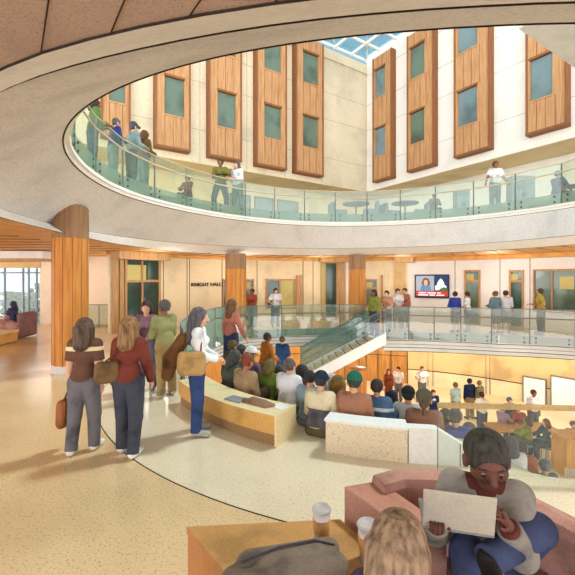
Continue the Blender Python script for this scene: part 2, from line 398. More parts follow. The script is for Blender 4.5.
def window(px0, px1, py0, py1, label, pane=M_wind, bars=(), trans=None, jamb=M_jamb, r=RW, zb=None, name=None, extra=None, fw=1.0):
    """a framed opening in the arc wall: frame child, panes as children"""
    door = zb is not None
    if name is None:
        if door: DN[0] += 1; name = 'door_%d' % DN[0]
        else: WN[0] += 1; name = 'window_%d' % WN[0]
    z1 = wz(py0, (px0+px1)/2, r); z0 = zb if door else wz(py1, (px0+px1)/2, r)
    am = math.radians(deg_at((px0+px1)/2, r))
    root = empty(name, (0,0,0), label=label, cat='door' if door else 'window', kind=S)
    f = MB()
    wseg(f, px0, px0+fw, z0, z1, jamb, out=0.09, r=r, n=1); wseg(f, px1-fw, px1, z0, z1, jamb, out=0.09, r=r, n=1)
    wseg(f, px0, px1, z1-0.07, z1, jamb, out=0.085, r=r); wseg(f, px0, px1, z0, z0+0.07, jamb, out=0.085, r=r)
    edges = [px0+fw]+list(bars)+[px1-fw]
    for b in bars: wseg(f, b-fw*0.4, b+fw*0.4, z0, z1, jamb, out=0.08, r=r, n=1)
    zt = None
    if trans: zt = wz(trans, (px0+px1)/2, r); wseg(f, px0, px1, zt-0.05, zt+0.05, jamb, out=0.082, r=r)
    f.build('frame', root)
    for i in range(len(edges)-1):
        p = MB(); top = zt-0.05 if zt else z1-0.07
        pm = pane[i % len(pane)] if isinstance(pane, (list, tuple)) else pane
        wseg(p, edges[i], edges[i+1], z0+0.07, top, pm, out=0.02, thick=0.05, r=r)
        p.build('pane', root)
    if zt:
        p = MB(); wseg(p, edges[0], edges[-1], zt+0.05, z1-0.07, M_wind, out=0.02, thick=0.05, r=r); tr = p.build('transom', root)
        p = MB(); e0 = edges[0]; e1 = edges[0]+(edges[-1]-edges[0])*0.62
        wseg(p, e0, e1, zt+0.05, zt+(z1-zt)*0.66, M_winy, out=0.026, thick=0.012, r=r); p.build('lit_room', tr)
    if door:
        h = MB(); pxm = (edges[len(edges)//2] if bars else px0+fw*1.6)
        rr = r-0.15; a = math.radians(deg_at(pxm+1.2, r)); q = (CX+rr*math.cos(a), CY+rr*math.sin(a))
        h.tube([(q[0],q[1],0.85+ (z0 or 0)),(q[0],q[1],1.35+(z0 or 0))], 0.02, M_steel, n=6)
        e_ = (CX+(r-0.03)*math.cos(a), CY+(r-0.03)*math.sin(a))
        for z in (0.9, 1.3): h.tube([(q[0],q[1],z+z0),(e_[0],e_[1],z+z0)], 0.012, M_steel, n=5)
        h.build('handle', root)
    if extra: extra(root, z0, z1)
    return root
def pxjamb(px0, px1, name, label, mat=M_jamb, z1=3.03):
    mb = MB(); wseg(mb, px0, px1, 0, z1, mat, out=0.10, thick=0.2, n=1); mb.build(name, label=label, cat='wall pilaster', kind=S)
pxjamb(112, 117, 'trim_9', 'flat maple pilaster left of the double door'); pxjamb(118.5, 122, 'trim_10', 'slim maple pilaster beside the double door')
window(124, 160, 257, 330, 'glazed double door with green transom left of the wall lettering', zb=0.0, trans=281, bars=(141.5,), pane=M_wind, fw=2.0)
window(222.5, 227, 279, 320, 'narrow dark window just left of the second column', fw=0.7)
window(245, 253.5, 279, 316, 'narrow green window just right of the second column', zb=0.0, trans=288, fw=0.8)
window(265.5, 295, 279, 309, 'wide window of a lit room behind the glass railing', pane=(M_wind, M_winy), bars=(279.5,), fw=1.3)
pxjamb(296, 302, 'trim_11', 'double maple jamb beside the lit room window', z1=2.3)
window(320.5, 337, 262, 306, 'tall slim green door window left of the third column', zb=0.0, pane=(M_winy, M_wind), bars=(325.5,), fw=1.0)
pxjamb(338.5, 344, 'trim_12', 'maple jamb right of the tall green door'); pxjamb(346, 349, 'trim_13', 'white strip of wall beside the third column', mat=M_white)
window(365.5, 377, 279, 306, 'small green window right of the third column', pane=M_win, trans=288, fw=0.9)
pxjamb(381, 383, 'trim_14', 'thin jamb beside the small green window', z1=2.3)
pxjamb(394.5, 405.5, 'trim_15', 'tan wall panel left of the white screen wall', mat=M_tan)
window(464.5, 480.5, 270, 316, 'glazed door with transom right of the wall screen', zb=0.0, trans=281, bars=(), pane=M_win, fw=1.7)
window(509.5, 524, 270, 316, 'glazed door with transom beside the wide window', zb=0.0, trans=281, bars=(), pane=M_wind, fw=1.7)
def lit(root, z0, z1):
    p = MB(); wseg(p, 560, 574, z0+0.95, z1-0.3, M_winy, out=0.03, thick=0.012); p.build('lit_room', root)
window(533.5, 592, 269, 313, 'wide dark green window at the right of the white wall', pane=M_win, bars=(552.5,), fw=1.6, extra=lit)
# --- straight wall and window wall at the far left
YL = 17.4
def xw(px, Y=YL): return at(px, Y)
mb = MB()
mb.box((xw(40),YL,0),(xw(124),YL+0.25,3.15), wash('pink_plaster', (238, 220, 196), amt=0.06, scale=1.0, grain=0.06, gscale=20)); mb.build('wall_left', label='pale pink end wall behind the tall wooden column', cat='wall', kind=S)
root = empty('window_wall', (0,0,0), label='tall blue framed glazing at the far left end', cat='window', kind=S)
mb = MB(); bl = wash('blue_mullion', (150, 172, 184), rough=0.4, amt=0.05, grain=0)
for px in (-60, -28, 4.5, 23, 28.5, 36.5): mb.box((xw(px)-0.022,YL-0.03,0),(xw(px)+0.022,YL+0.06,2.75), bl)
for z in (0.04, 2.4): mb.box((xw(-60),YL-0.03,z-0.04),(xw(40),YL+0.06,z+0.04), bl)
mb.build('mullion', root)
mb = MB(); mb.box((xw(-60),YL+0.02,0),(xw(40),YL+0.035,2.75), M_clear); mb.build('pane', root)
mb = MB(); mb.box((xw(-70),YL-0.05,2.62),(xw(40.5),YL+0.25,3.15), M_tan)
mb.build('wall_bulkhead', label='tan wall above the far left glazing', cat='wall', kind=S)
mb = MB(); mb.box((at(-60,14),13.4,2.86),(at(53,14),14.1,3.12), M_white); mb.box((at(-60,14),13.5,2.76),(at(50,14),14.1,2.86), M_jamb)
mb.build('beam', label='white dropped beam in front of the far left glazing', cat='beam', kind=S)
# --- lower hall wall
RL = 13.3
mb = MB(); wseg(mb, 407.5, 700, -3.9, -3.05, M_creamw, r=RL, thick=0.2); wseg(mb, 407.5, 700, -3.05, -0.5, M_tan, r=RL, out=0.04, thick=0.24)
mb.build('wall_lower_right', label='cream lower hall wall with tan band above', cat='wall', kind=S)
mb = MB(); wseg(mb, 170, 407.5, -3.9, -0.5, woodmat('lower_wood', (196, 142, 74), (158, 108, 50)), r=RL, thick=0.2)
mb.build('wall_lower', label='brown wood panelled lower hall wall beneath the stair', cat='wall', kind=S)
mb = MB()
for px in (345, 359, 366, 378, 391, 407.6, 428, 433, 486, 490): wseg(mb, px-0.3, px+0.3, -3.88, -0.5, M_ink if px < 420 else M_steel, out=0.05, thick=0.03, r=RL, n=1)
wseg(mb, 170, 407, -2.35, -2.32, M_ink, out=0.02, thick=0.02, r=RL); wseg(mb, 407.5, 700, -3.07, -3.03, M_ink, out=0.05, thick=0.02, r=RL)
mb.build('trim_16', label='dark panel joints of the lower hall wall', cat='wall joint', kind=S)
# --- columns
def column(x, y, r, z1, label, cap=True, z0=0.0):
    root = empty('column', (x,y,z0), label=label, cat='column', kind=S)
    mb = MB(); mb.lathe([(r*1.04,0),(r*1.04,0.16),(r,0.17)], M_plaster, n=32); mb.build('base', root)
    h = z1-z0; hc = h*0.80 if cap else h
    mb = MB(); mb.lathe([(r,0.15),(r,hc)], M_colw, n=40)
    for k in range(12):
        t = 2*PI*k/12+0.1; mb.tube([((r+0.001)*math.cos(t),(r+0.001)*math.sin(t),0.17),((r+0.001)*math.cos(t),(r+0.001)*math.sin(t),hc)], 0.006, M_woodD, n=4)
    mb.build('shaft', root)
    mb = MB(); mb.lathe([(r+0.004,hc),(r+0.004,h-0.05),(r-0.03,h),(0,h)], M_colcap, n=40); mb.build('collar', root)
    return root
column(-5.06, 8.7, 0.375, 3.82, 'big round maple column standing on the golden floor at left')
column(-2.12, 15.3, 0.42, 3.149, 'round maple column right of the wall lettering')
column(at(357,16.4), 16.4, 0.37, 3.149, 'round maple column behind the head of the stair')
column(at(358,17.5), 17.5, 0.40, -2.05, 'short round maple column in the lower hall under the stair', z0=-3.9, cap=False)
# --- upper facades (two straight walls meeting in a far corner)
KX, KY = 5.11, 24.0
dL = Vector((-1.562,-1,0)); lL = dL.length; dL /= lL            # along the left wall, away from the corner
dR = Vector((0.6635,-1,0)); lR = dR.length; dR /= lR
nL = Vector((0.539,-0.842,0)); nR = Vector((-0.833,-0.553,0))   # towards the atrium
def uL(px): k = (px-287.5)/FPX; return (KX-KY*k)/(1.562-k)*lL
def uR(px): k = (px-287.5)/FPX; return (KY*k-KX)/(0.6635+k)*lR
def frame3(d, n): return Matrix(((d.x,n.x,0,KX),(d.y,n.y,0,KY),(0,0,1,0),(0,0,0,1)))
FL, FR = frame3(dL, nL), frame3(dR, nR)
ZB, ZT = 7.70, 15.85
mb = MB(); mb.box((0,-0.3,ZB),(24,0,ZT), M_facade, FL)
mb.build('wall_upper_left', label='cream upper facade with wooden window bays at left', cat='facade', kind=S)
mb = MB(); mb.box((0,-0.3,ZB),(20,0,ZT+0.6), M_facadew, FR)
mb.build('wall_upper_right', label='white upper facade with wooden window bays at right', cat='facade', kind=S)
mb = MB()
for z in (9.3, 11.6, 13.2, 15.1): mb.box((0,0,z),(24,0.006,z+0.012), M_steel, FL); mb.box((0,0,z),(20,0.006,z+0.012), M_steel, FR)
mb.box((0,0,ZT-0.65),(24,0.10,ZT-0.6), M_facade, FL)
for u in (uL(322), uL(285), uL(247), uL(200)): mb.box((u,0,ZB),(u+0.015,0.006,ZT), M_steel, FL)
mb.build('trim_17', label='fine joints in the upper facades', cat='facade joint', kind=S)
# recessed storey under the facades
mb = MB(); mb.box((-6,-6,ZB-0.02),(24,-0.002,ZB+0.02), M_soffit, FL); mb.box((-2.2,-6,ZB-0.021),(20,-0.002,ZB+0.019), M_soffit, FR)
mb.build('ceiling_upper', label='tan soffit over the recessed upper gallery', cat='soffit', kind=S)
mb = MB(); mb.box((-2.6,-2.3,4.6),(24,-2.1,ZB-0.02), M_creamw, FL)
mb.build('wall_gallery_left', label='cream recessed wall of the upper gallery at left', cat='wall', kind=S)
mb = MB(); mb.box((-2.6,-2.3,4.6),(20,-2.1,ZB-0.02), M_white, FR)
mb.build('wall_gallery_right', label='white recessed wall of the upper gallery at right', cat='wall', kind=S)
for i, (a, b, lab) in enumerate(((uL(318),uL(296),'first blue grey glazing panel of the upper gallery from the corner'),(uL(292),uL(272),'second blue grey glazing panel of the upper gallery from the corner'),(uL(268),uL(246),'third blue grey glazing panel of the upper gallery behind the railing'))):
    root = empty('window_%d' % (20+i), (0,0,0), label=lab, cat='window', kind=S)
    m2 = MB(); m2.box((a+0.06,-2.1,4.66),(b-0.06,-2.06,6.9), M_upglass, FL); m2.build('pane', root)
    m2 = MB()
    for x in (a, b-0.06): m2.box((x,-2.1,4.6),(x+0.06,-2.02,6.95), M_steel, FL)
    m2.box((a,-2.1,6.9),(b,-2.02,6.96), M_steel, FL); m2.build('frame', root)
# window bays
def bay(M, u0, u1, z0, label, side, wins=((9.5,11.35),(13.1,14.95)), ztop=None, wmat=M_win):
    root = empty('bay_window', (0,0,0), label=label, cat='window bay', group=None)
    w = u1-u0; ztop = ztop or ZT-0.2; D = 0.42
    lo, hi = (0.30, 0.95) if side == 'L' else (0.10, 0.64)
    # u grows away from the corner: on the left wall the viewer's left is large u
    wu0, wu1 = (u0+w*0.18, u0+w*0.74) if side == 'L' else (u0+w*0.10, u0+w*0.66)
    bx = MB()
    bx.box((u0,0.001,z0),(u0+0.07,D,ztop), M_woodD, M); bx.box((u1-0.07,0.001,z0),(u1,D,ztop), M_woodD, M)
    bx.box((u0,0.001,z0-0.05),(u1,D+0.02,z0+0.05), M_woodD, M)
    bx.build('surround', root)
    cuts = [z0+0.05]+[z for a in wins for z in a]+[ztop]
    for i in range(0, len(cuts)-1, 2):
        a, b = cuts[i], cuts[i+1]
        if b-a < 0.1: continue
        p = MB(); p.box((u0+0.07,0.05,a),(u1-0.07,D-0.05,b), M_wood, M)
        nb = 4
        for k in range(1, nb): uu = u0+0.07+(w-0.14)*k/nb; p.box((uu-0.012,D-0.055,a),(uu+0.012,D-0.045,b), M_woodD, M)
        p.build('wood_panel', root)
    for a, b in wins:
        p = MB()
        p.box((u0+0.07,0.05,a),(wu0,D-0.05,b), M_wood, M); p.box((wu1,0.05,a),(u1-0.07,D-0.05,b), M_wood, M)
        p.box((wu0-0.03,0.05,b-0.08),(wu1+0.03,D-0.01,b+0.02), M_woodD, M); p.box((wu0-0.03,0.05,a-0.02),(wu1+0.03,D-0.02,a+0.05), M_wood, M)
        fr = p.build('window_frame', root)
        p = MB(); p.box((wu0,0.06,a+0.05),(wu1,D-0.16,b-0.08), wmat, M); p.build('pane', fr)
    return root
bay(FL, uL(319.4), uL(292), 8.05, 'wooden window bay nearest the corner on the cream left facade', 'L')
bay(FL, uL(283), uL(253), 8.05, 'second wooden window bay from the corner on the cream facade', 'L')
bay(FL, uL(238.5), uL(206), 8.05, 'third wooden window bay from the corner on the cream facade', 'L')
bay(FL, uL(188), uL(153), 8.05, 'wooden window bay above the couple at the upper left railing', 'L')
bay(FL, uL(129), uL(100), 8.05, 'leftmost wooden window bay behind the four upper railing visitors', 'L')
bay(FR, uR(377), uR(396), 8.10, 'wooden window bay nearest the corner on the white right facade', 'R', wmat=M_winb)
bay(FR, uR(411.5), uR(438), 8.12, 'second wooden window bay from the corner on the white facade', 'R', wmat=M_win)
bay(FR, uR(458.5), uR(494), 8.15, 'third wooden window bay from the corner on the white facade', 'R', wmat=M_winb)
bay(FR, uR(530), uR(571), 8.2, 'large wooden window bay at the far right of the white facade', 'R', wmat=M_winb)
bay(FR, uR(640), uR(700), 8.2, 'wooden window bay outside the right edge of the white facade', 'R', wmat=M_winb)
# skylight over the corner
root = empty('skylight', (0,0,0), label='glazed skylight grid above the facade corner', cat='skylight', kind=S)
mb = MB()
for k in range(12):
    u = -0.2+k*1.35
    mb.box((u-0.05,-0.3,ZT+0.35),(u+0.05,16,ZT+0.50), M_white, FL)
for k in range(13):
    v = -0.2+k*1.3
    mb.box((-0.2,v-0.05,ZT+0.36),(16,v+0.05,ZT+0.49), M_white, FL)
for k in range(7):
    a = Vector((k*2.7,0,ZT+0.44)); b = Vector((k*2.7+6,6,ZT+0.44)); mb.tube([tuple(FL @ a), tuple(FL @ b)], 0.04, M_white, n=6)
mb.build('glazing_bars', root)
mb = MB(); mb.box((-0.2,-0.3,ZT+0.50),(16,16,ZT+0.52), glassmat('skylight_glass', (232, 244, 248), (190, 220, 230), 0.06, 0.05), FL); mb.build('glass_sheet', root)
# roof overhang entering at the upper right
mb = MB(); mb.prism([(6.35,10.25),(9.35,12.15),(12.5,9.2),(8.5,6.5)], 9.0, 9.35, M_plaster); mb.build('roof_overhang', label='grey plaster roof soffit cutting the upper right corner', cat='roof soffit', kind=S)
# ================================================================== FIXTURES AND FURNITURE
# --- curved bench, low seating wall, white parapet
root = empty('curved_bench', (0,0,0), label='curved wooden bench with dark plinth beside the seated crowd', cat='bench')
mb = MB(); arcblock(mb, 4.30, 4.80, 210.9, 240.2, 0.15, 0.39, M_bench, top=M_benchT, n=24, inner=M_bench); mb.build('seat', root)
mb = MB(); arcblock(mb, 4.32, 4.77, 211.2, 240.0, 0.0, 0.15, M_plinth, n=24); mb.build('plinth', root)
for i in range(1):
    mb = MB(); arcblock(mb, 4.29, 4.81, 240.0, 240.35, 0.0, 0.395, M_benchT, n=1); mb.build('end_panel', root)
root = empty('seating_wall', (0,0,0), label='low cream curved wall right of the wooden bench', cat='low wall')
mb = MB(); arcblock(mb, 4.40, 4.64, 247.6, 259.6, 0.0, 0.385, M_floorin, n=12); mb.build('body', root)
mb = MB(); arcblock(mb, 4.38, 4.66, 247.4, 259.6, 0.385, 0.41, M_white, n=12); mb.build('coping', root)
root = empty('parapet', (0,0,0), label='white sloping parapet ending the low cream wall', cat='parapet')
mb = MB(); n_ = 14; vs = []; fs = []
for k in range(n_+1):
    t = k/n_; a = math.radians(259.6+t*11.5); h = 0.41 if t < 0.35 else 0.41-(t-0.35)/0.65*0.36
    for r, z in ((4.50,0),(4.64,0),(4.64,h),(4.50,h)): vs.append((CX+r*math.cos(a), CY+r*math.sin(a), z))
for k in range(n_):
    a = 4*k; b = a+4
    for q in ((0,1),(1,2),(2,3),(3,0)): fs.append((a+q[0],a+q[1],b+q[1],b+q[0]))
fs += [(0,3,2,1),(4*n_,4*n_+1,4*n_+2,4*n_+3)]
mb.add(vs, fs, M_white); mb.build('body', root)
for t in (0.0, 0.62):
    mb = MB(); a = math.radians(259.6+t*11.5); mb.tube([(CX+4.643*math.cos(a), CY+4.643*math.sin(a), 0.0), (CX+4.643*math.cos(a), CY+4.643*math.sin(a), 0.40-0.15*(t > 0.5))], 0.004, M_ink, n=4)
    mb.build('panel_joint', root)
# --- glass railings
def railing(name, label, path, zlo, zband, ztop, rails, root=None, gm=None, bm=None, gap=0.012, post_r=0.02, rail_mat=None, bolts=True):
    """path: list of (x, y[, dz]); every segment is one glass panel"""
    gm = gm or M_glass; bm = bm or M_glassL
    if root is None: root = empty(name, (0,0,0), label=label, cat='railing')
    P = [Vector((p[0], p[1], p[2] if len(p) > 2 else 0)) for p in path]
    pass
    for i in range(len(P)-1):
        a, b = P[i], P[i+1]; d = (b-a).normalized()*gap; a2, b2 = a+d, b-d
        nrm = Vector((-(b-a).y, (b-a).x, 0)).normalized()*0.006
        def pane(z0, z1, mat, nm):
            mb = MB()
            q = [a2+nrm, b2+nrm, b2-nrm, a2-nrm]
            vs = [(v.x,v.y,v.z+z0) for v in q]+[(v.x,v.y,v.z+z1) for v in q]
            mb.add(vs, [(0,1,5,4),(2,3,7,6),(4,5,6,7),(3,2,1,0),(1,2,6,5),(3,0,4,7)], mat); return mb.build(nm, root)
        g = pane(zband, ztop, gm, 'glass_panel')
        if zband > zlo: pane(zlo, zband, bm, 'base_panel')
        if bolts and zband > zlo:
            for t in (0.14, 0.86):
                for z in (zlo+(zband-zlo)*0.25, zlo+(zband-zlo)*0.75):
                    q = a+(b-a)*t
                    n2 = nrm.normalized()
                    m9 = MB(); m9.tube([tuple(q-n2*0.02+Vector((0,0,z))), tuple(q+n2*0.02+Vector((0,0,z)))], 0.028, M_bolt, n=6); m9.build('bolt', root)
    for i, a in enumerate(P):
        m2 = MB(); m2.tube([(a.x,a.y,a.z+zlo),(a.x,a.y,a.z+ztop)], post_r, M_steel, n=6); m2.build('post', root)
    for z, r in rails:
        m2 = MB(); m2.tube([(p.x,p.y,p.z+z) for p in P], r, rail_mat or M_steel, n=6); m2.build('handrail', root)
    return root
railing('glass_railing', 'sweeping glass railing of the upper gallery under the facades', [pol(r1(a)-0.06, a)[:2] for a in np.linspace(-50, 236, 25)], 4.40, 4.72, 5.62, ((5.62,0.016),(5.36,0.026)), post_r=0.022, rail_mat=M_rail)
def edge(al): return [(CX+(ropen(a)-0.03)*math.cos(math.radians(a)), CY+(ropen(a)-0.03)*math.sin(math.radians(a))) for a in al]
railing('glass_railing', 'glass railing in front of the white wall with the screen', edge((-8,2,11.5,20,28.5,36,43.5,51,58.5,66.5,75)), -0.30, 0.0, 1.0, ((1.0,0.016),(0.66,0.024)), gm=M_glassG, bm=M_bandG)
railing('glass_railing', 'glass railing behind the stair along the concourse edge', edge((79,90,100,110,120,127.5)), -0.30, 0.0, 1.0, ((1.0,0.016),(0.66,0.024)))
railing('glass_railing', 'teal glass railing behind the man with crossed arms', edge((128.6,138,147.4,157,167,178,190,202)), -0.30, 0.02, 1.08, ((1.08,0.018),(0.7,0.024)), gm=M_glassS)
railing('glass_railing', 'short glass railing at the end of the hall beside the tall column', [(xw(88,16.3),16.3),(xw(99,16.3),16.3),(xw(112,16.3),16.3)], 0.0, 0.1, 0.98, ((0.98,0.02),), bolts=False)
# near guard with a timber handrail at the edge behind the lounge
gp = [(CX+(ropen(a)-0.05)*math.cos(math.radians(a)), CY+(ropen(a)-0.05)*math.sin(math.radians(a))) for a in (272.6, 281, 292, 303, 314)]
gp = [(1.66,4.12)]+gp[1:]
gr = railing('guard_rail', 'frameless glass guard with pale timber handrail behind the sofa', gp, 0.0, 0.0, 0.72, (), gm=M_clear, post_r=0.006, bolts=False)
m2 = MB(); m2.tube([(p[0],p[1],0.745) for p in gp], 0.032, wash('timber_rail', (206, 172, 118), amt=0.1, scale=3), n=8); m2.build('handrail', gr)
# --- stair descending to the left in front of the concourse edge
SX0, SY0, SY1, NS = 3.80, 14.40, 15.85, 11
sw = 0.161; run = sw/0.545; xe = SX0-NS*run; ZL = -NS*sw
root = empty('staircase', (SX0,SY0,0), label='pale staircase descending left from the concourse edge', cat='staircase')
def loc(p): return (p[0]-SX0, p[1]-SY0, p[2])
for k in range(NS):
    x1 = SX0-k*run; z = -sw*(k+1)
    mb = MB(); mb.box(loc((x1-run-0.03,SY0+.06,z-0.06)), loc((x1,SY1-.06,z)), M_benchT); mb.box(loc((x1-0.03,SY0+.07,z)), loc((x1,SY1-.07,z+sw-0.06)), M_plaster)
    mb.box(loc((x1-run-0.036,SY0+.06,z-0.05)), loc((x1-run-0.026,SY1-.06,z-0.0)), M_ink)
    mb.build('tread', root)
for y0 in (SY0-.04, SY1-.06):
    y1 = y0+.10; mb = MB()
    q = ((SX0,0.05),(SX0,-0.40),(xe-0.1,ZL-0.40),(xe-0.1,ZL+0.05))
    mb.add([loc((x,y0,z)) for x, z in q]+[loc((x,y1,z)) for x, z in q], [(0,1,2,3),(7,6,5,4),(0,4,5,1),(1,5,6,2),(2,6,7,3),(3,7,4,0)], M_white); mb.build('stringer', root)
for y, gm_ in ((SY0+.01,M_clear),(SY1-.01,M_glassS)):
    pts = [loc((SX0+0.02-(SX0+0.02-xe)*k/4, y, ZL*k/4)) for k in range(5)]
    railing('', '', pts, 0.06, 0.06, 0.98, ((0.98,0.022),(0.72,0.014)), root=root, gm=gm_, bolts=False, post_r=0.014)
mb = MB(); mb.box((-1.7,12.6,-3.9),(xe+0.05,15.9,ZL-.001), M_floorlo); mb.build('floor_half_landing', label='half landing at the foot of the pale staircase', cat='landing', kind=S)
# --- raised lettering
def lettering(text, px0, px1, py_base, size, name, label, mat):
    cu = bpy.data.curves.new('letters', 'FONT'); cu.body = text; cu.size = 1.0; cu.extrude = 0.03
    ob = bpy.data.objects.new('letters', cu); C.objects.link(ob)
    me = bpy.data.meshes.new_from_object(ob.evaluated_get(bpy.context.evaluated_depsgraph_get())); bpy.data.objects.remove(ob)
    xs = [v.co.x for v in me.vertices]; w0, w1 = min(xs), max(xs)
    r = RW-0.04
    a1, a0 = deg_at(px0, r), deg_at(px1, r); arc = math.radians(a1-a0)*r; sc_ = arc/(w1-w0)
    z0 = wz(py_base, (px0+px1)/2)
    for v in me.vertices:
        t = math.radians(a1)-(v.co.x-w0)*sc_/r; rr = r-v.co.z*0.8
        v.co = Vector((CX+rr*math.cos(t), CY+rr*math.sin(t), z0+v.co.y*size))
    me.materials.append(mat); o = bpy.data.objects.new(name, me); C.objects.link(o); tag(o, label, 'sign'); return o
lettering('KNIGHT HALL', 191.5, 221.5, 286.2, 0.24, 'wall_lettering', 'small dark raised letters reading KNIGHT HALL on cream wall', M_ink)
# --- wall screen with a news picture
def screen():
    a = math.radians(deg_at(432, RW)); r = RW-0.12
    px0, px1, py0, py1 = 414.5, 449.0, 274.5, 298.0
    c = Vector((CX+r*math.cos(a), CY+r*math.sin(a), 0)); d = Vector((c.x, c.y, 0)).normalized()
    t = Vector((math.sin(a), -math.cos(a), 0)); nn = Vector((-math.cos(a), -math.sin(a), 0))
    Y = c.y; W = (px1-px0)/FPX*Y*1.0/abs(t.x-t.y*(432-287.5)/FPX); H = (py1-py0)/FPX*Y
    z = zat((py0+py1)/2, Y)
    root = empty('wall_screen', (c.x,c.y,z), math.atan2(t.y, t.x), label='dark framed screen showing a newsreader on the white wall', cat='screen')
    # local: x along wall, -y towards the viewer
    E_ = 0.35
    def em(nm, col): return wash(nm, col, rough=0.4, amt=0.06, scale=4, grain=0, emit=E_)
    mb = MB(); mb.bev((-W/2,-0.02,-H/2),(W/2,0.07,H/2), wash('screen_case', (38,42,52), rough=0.4, amt=0.05, grain=0), 0.015); mb.build('case', root)
    def fl(poly, y, mat, nm, par):
        m = MB(); k = len(poly); m.add([(p[0]*W, y, p[1]*H) for p in poly]+[(p[0]*W, y+0.006, p[1]*H) for p in poly], [tuple(range(k))]+[tuple(range(2*k-1,k-1,-1))]+[(i,k+i,k+(i+1)%k,(i+1)%k) for i in range(k)], mat); return m.build(nm, par)
    pic = fl([(-.47,-.46),(.47,-.46),(.47,.46),(-.47,.46)], -0.028, em('screen_navy', (34,52,92)), 'picture', root)
    fl([(-.46,-.2),(.07,-.2),(.07,.44),(-.46,.44)], -0.034, em('screen_grey', (150,160,172)), 'studio_wall', pic)
    fl([(-.33,-.22),(-.01,-.22),(-.03,-.02),(-.10,.06),(-.24,.06),(-.31,-.02)], -0.046, em('screen_blue', (88,130,168)), 'blouse', pic)
    fl([(-.27,-.02),(-.07,-.02),(-.05,.16),(-.09,.32),(-.17,.37),(-.25,.32),(-.29,.16)], -0.040, em('screen_hair', (104,74,52)), 'hair', pic)
    fl([(-.20,.03),(-.14,.03),(-.11,.12),(-.12,.24),(-.17,.28),(-.22,.24),(-.23,.12)], -0.050, em('screen_skin', (208,160,132)), 'face', pic)
    fl([(.10,-.16),(.42,-.16),(.42,.02),(.36,.06),(.36,.14),(.31,.26),(.26,.34),(.21,.26),(.16,.14),(.16,.06),(.10,.02)], -0.040, em('screen_white', (236,240,244)), 'dome_building', pic)
    fl([(.18,-.20),(.46,-.20),(.44,-.08),(.34,-.03),(.24,-.10)], -0.046, em('screen_green', (74,104,54)), 'bushes', pic)
    fl([(-.46,-.42),(.46,-.42),(.46,-.21),(-.46,-.21)], -0.050, em('screen_red', (190,62,44)), 'banner', pic)
    for z_, xs in ((-.28,((-.38,-.16),(-.12,.12),(.16,.26))),(-.37,((-.40,-.1),(-.06,.1),(.14,.36)))):
        for a_, b_ in xs: fl([(a_,z_-.025),(b_,z_-.025),(b_,z_+.02),(a_,z_+.02)], -0.056, em('screen_white', (236,240,244)), 'caption_bar', pic)
screen()
# --- upper gallery furniture
M_seatU = wash('slate_seat', (112, 136, 142), amt=0.14, scale=4)
def lounge_chair(px, Y, z, yaw, label, mat=M_seatU, w=0.75, group=None):
    root = empty('lounge_chair', (at(px,Y),Y,z), yaw, label=label, cat='chair', group=group)
    mb = MB(); mb.bev((-w/2,-w/2,0.2),(w/2,w/2,0.44), mat, 0.05); mb.build('seat', root)
    mb = MB(); mb.bev((-w/2,-w/2-0.02,0.25),(w/2,-w/2+0.14,1.0), mat, 0.05); mb.build('backrest', root)
    for s in (-1,1):
        mb = MB(); mb.bev((s*w/2-0.06,-w/2+0.1,0.22),(s*w/2+0.06,w/2-0.06,0.64), mat, 0.04); mb.build('armrest', root)
        for t in (-1,1):
            mb = MB(); mb.tube([(s*(w/2-.06),t*(w/2-.07),0),(s*(w/2-.06),t*(w/2-.07),0.22)], 0.025, M_steel, n=6); mb.build('leg', root)
    return root
def small_table(px, Y, z, label, r=0.45, h=0.72, mat=M_seatU, name='cafe_table'):
    root = empty(name, (at(px,Y),Y,z), 0, label=label, cat='table')
    mb = MB(); mb.lathe([(0,h),(r,h),(r,h-0.04),(0,h-0.04)], mat, n=24, smooth=False); mb.build('tabletop', root)
    mb = MB(); mb.lathe([(0.04,0.02),(0.04,h-0.03)], M_steel, n=10); mb.build('pedestal', root)
    mb = MB(); mb.lathe([(0,0.03),(0.24,0.02),(0.26,0)], M_steel, n=20); mb.build('foot', root)
    return root
lounge_chair(338, 17.2, 4.6, -1.4, 'leftmost slate lounge chair on the upper gallery')
small_table(356, 17.3, 4.6, 'slate cafe table between the two left lounge chairs upstairs', r=0.62, h=1.0)
lounge_chair(370, 17.0, 4.6, 1.4, 'slate lounge chair right of the left cafe table upstairs')
lounge_chair(390, 17.4, 4.6, -1.4, 'slate lounge chair left of the right cafe table upstairs')
small_table(405, 17.4, 4.6, 'slate cafe table between the right pair of lounge chairs upstairs', r=0.62, h=1.05)
lounge_chair(420, 17.1, 4.6, 1.4, 'slate lounge chair beside the seated head on the upper gallery')
def board(px0, px1, py0, Y, z, name, label, mat, th=0.4):
    x0, x1 = at(px0,Y), at(px1,Y); zt = zat(py0,Y)
    root = empty(name, ((x0+x1)/2,Y,z), 0, label=label, cat='cabinet'); w = x1-x0; h = zt-z
    mb = MB(); mb.bev((-w/2,0,0.06),(w/2,th,h), mat, 0.015); mb.build('body', root)
    mb = MB(); mb.box((-w/2+0.03,0.03,0),(w/2-0.03,th-0.03,0.06), M_steel); mb.build('plinth', root)
    for s in (-1,1):
        mb = MB(); a, b = (-w/2+0.02,-0.01) if s < 0 else (0.01,w/2-0.02); mb.bev((a,-0.02,0.1),(b,0.0,h-0.04), mat, 0.008)
        d = mb.build('door', root); mb = MB(); mb.tube([(s*0.05,-0.04,h*.45),(s*0.05,-0.04,h*.58)], 0.012, M_bolt, n=5); mb.build('handle', d)
    return root
board(457, 470, 190, 15.6, 4.6, 'cabinet', 'narrow blue grey cabinet left of the white shirted upper visitor', M_upglass)
board(512, 535.5, 175.5, 14.4, 4.6, 'cabinet', 'large blue grey cabinet right of the white shirted upper visitor', M_upglass)
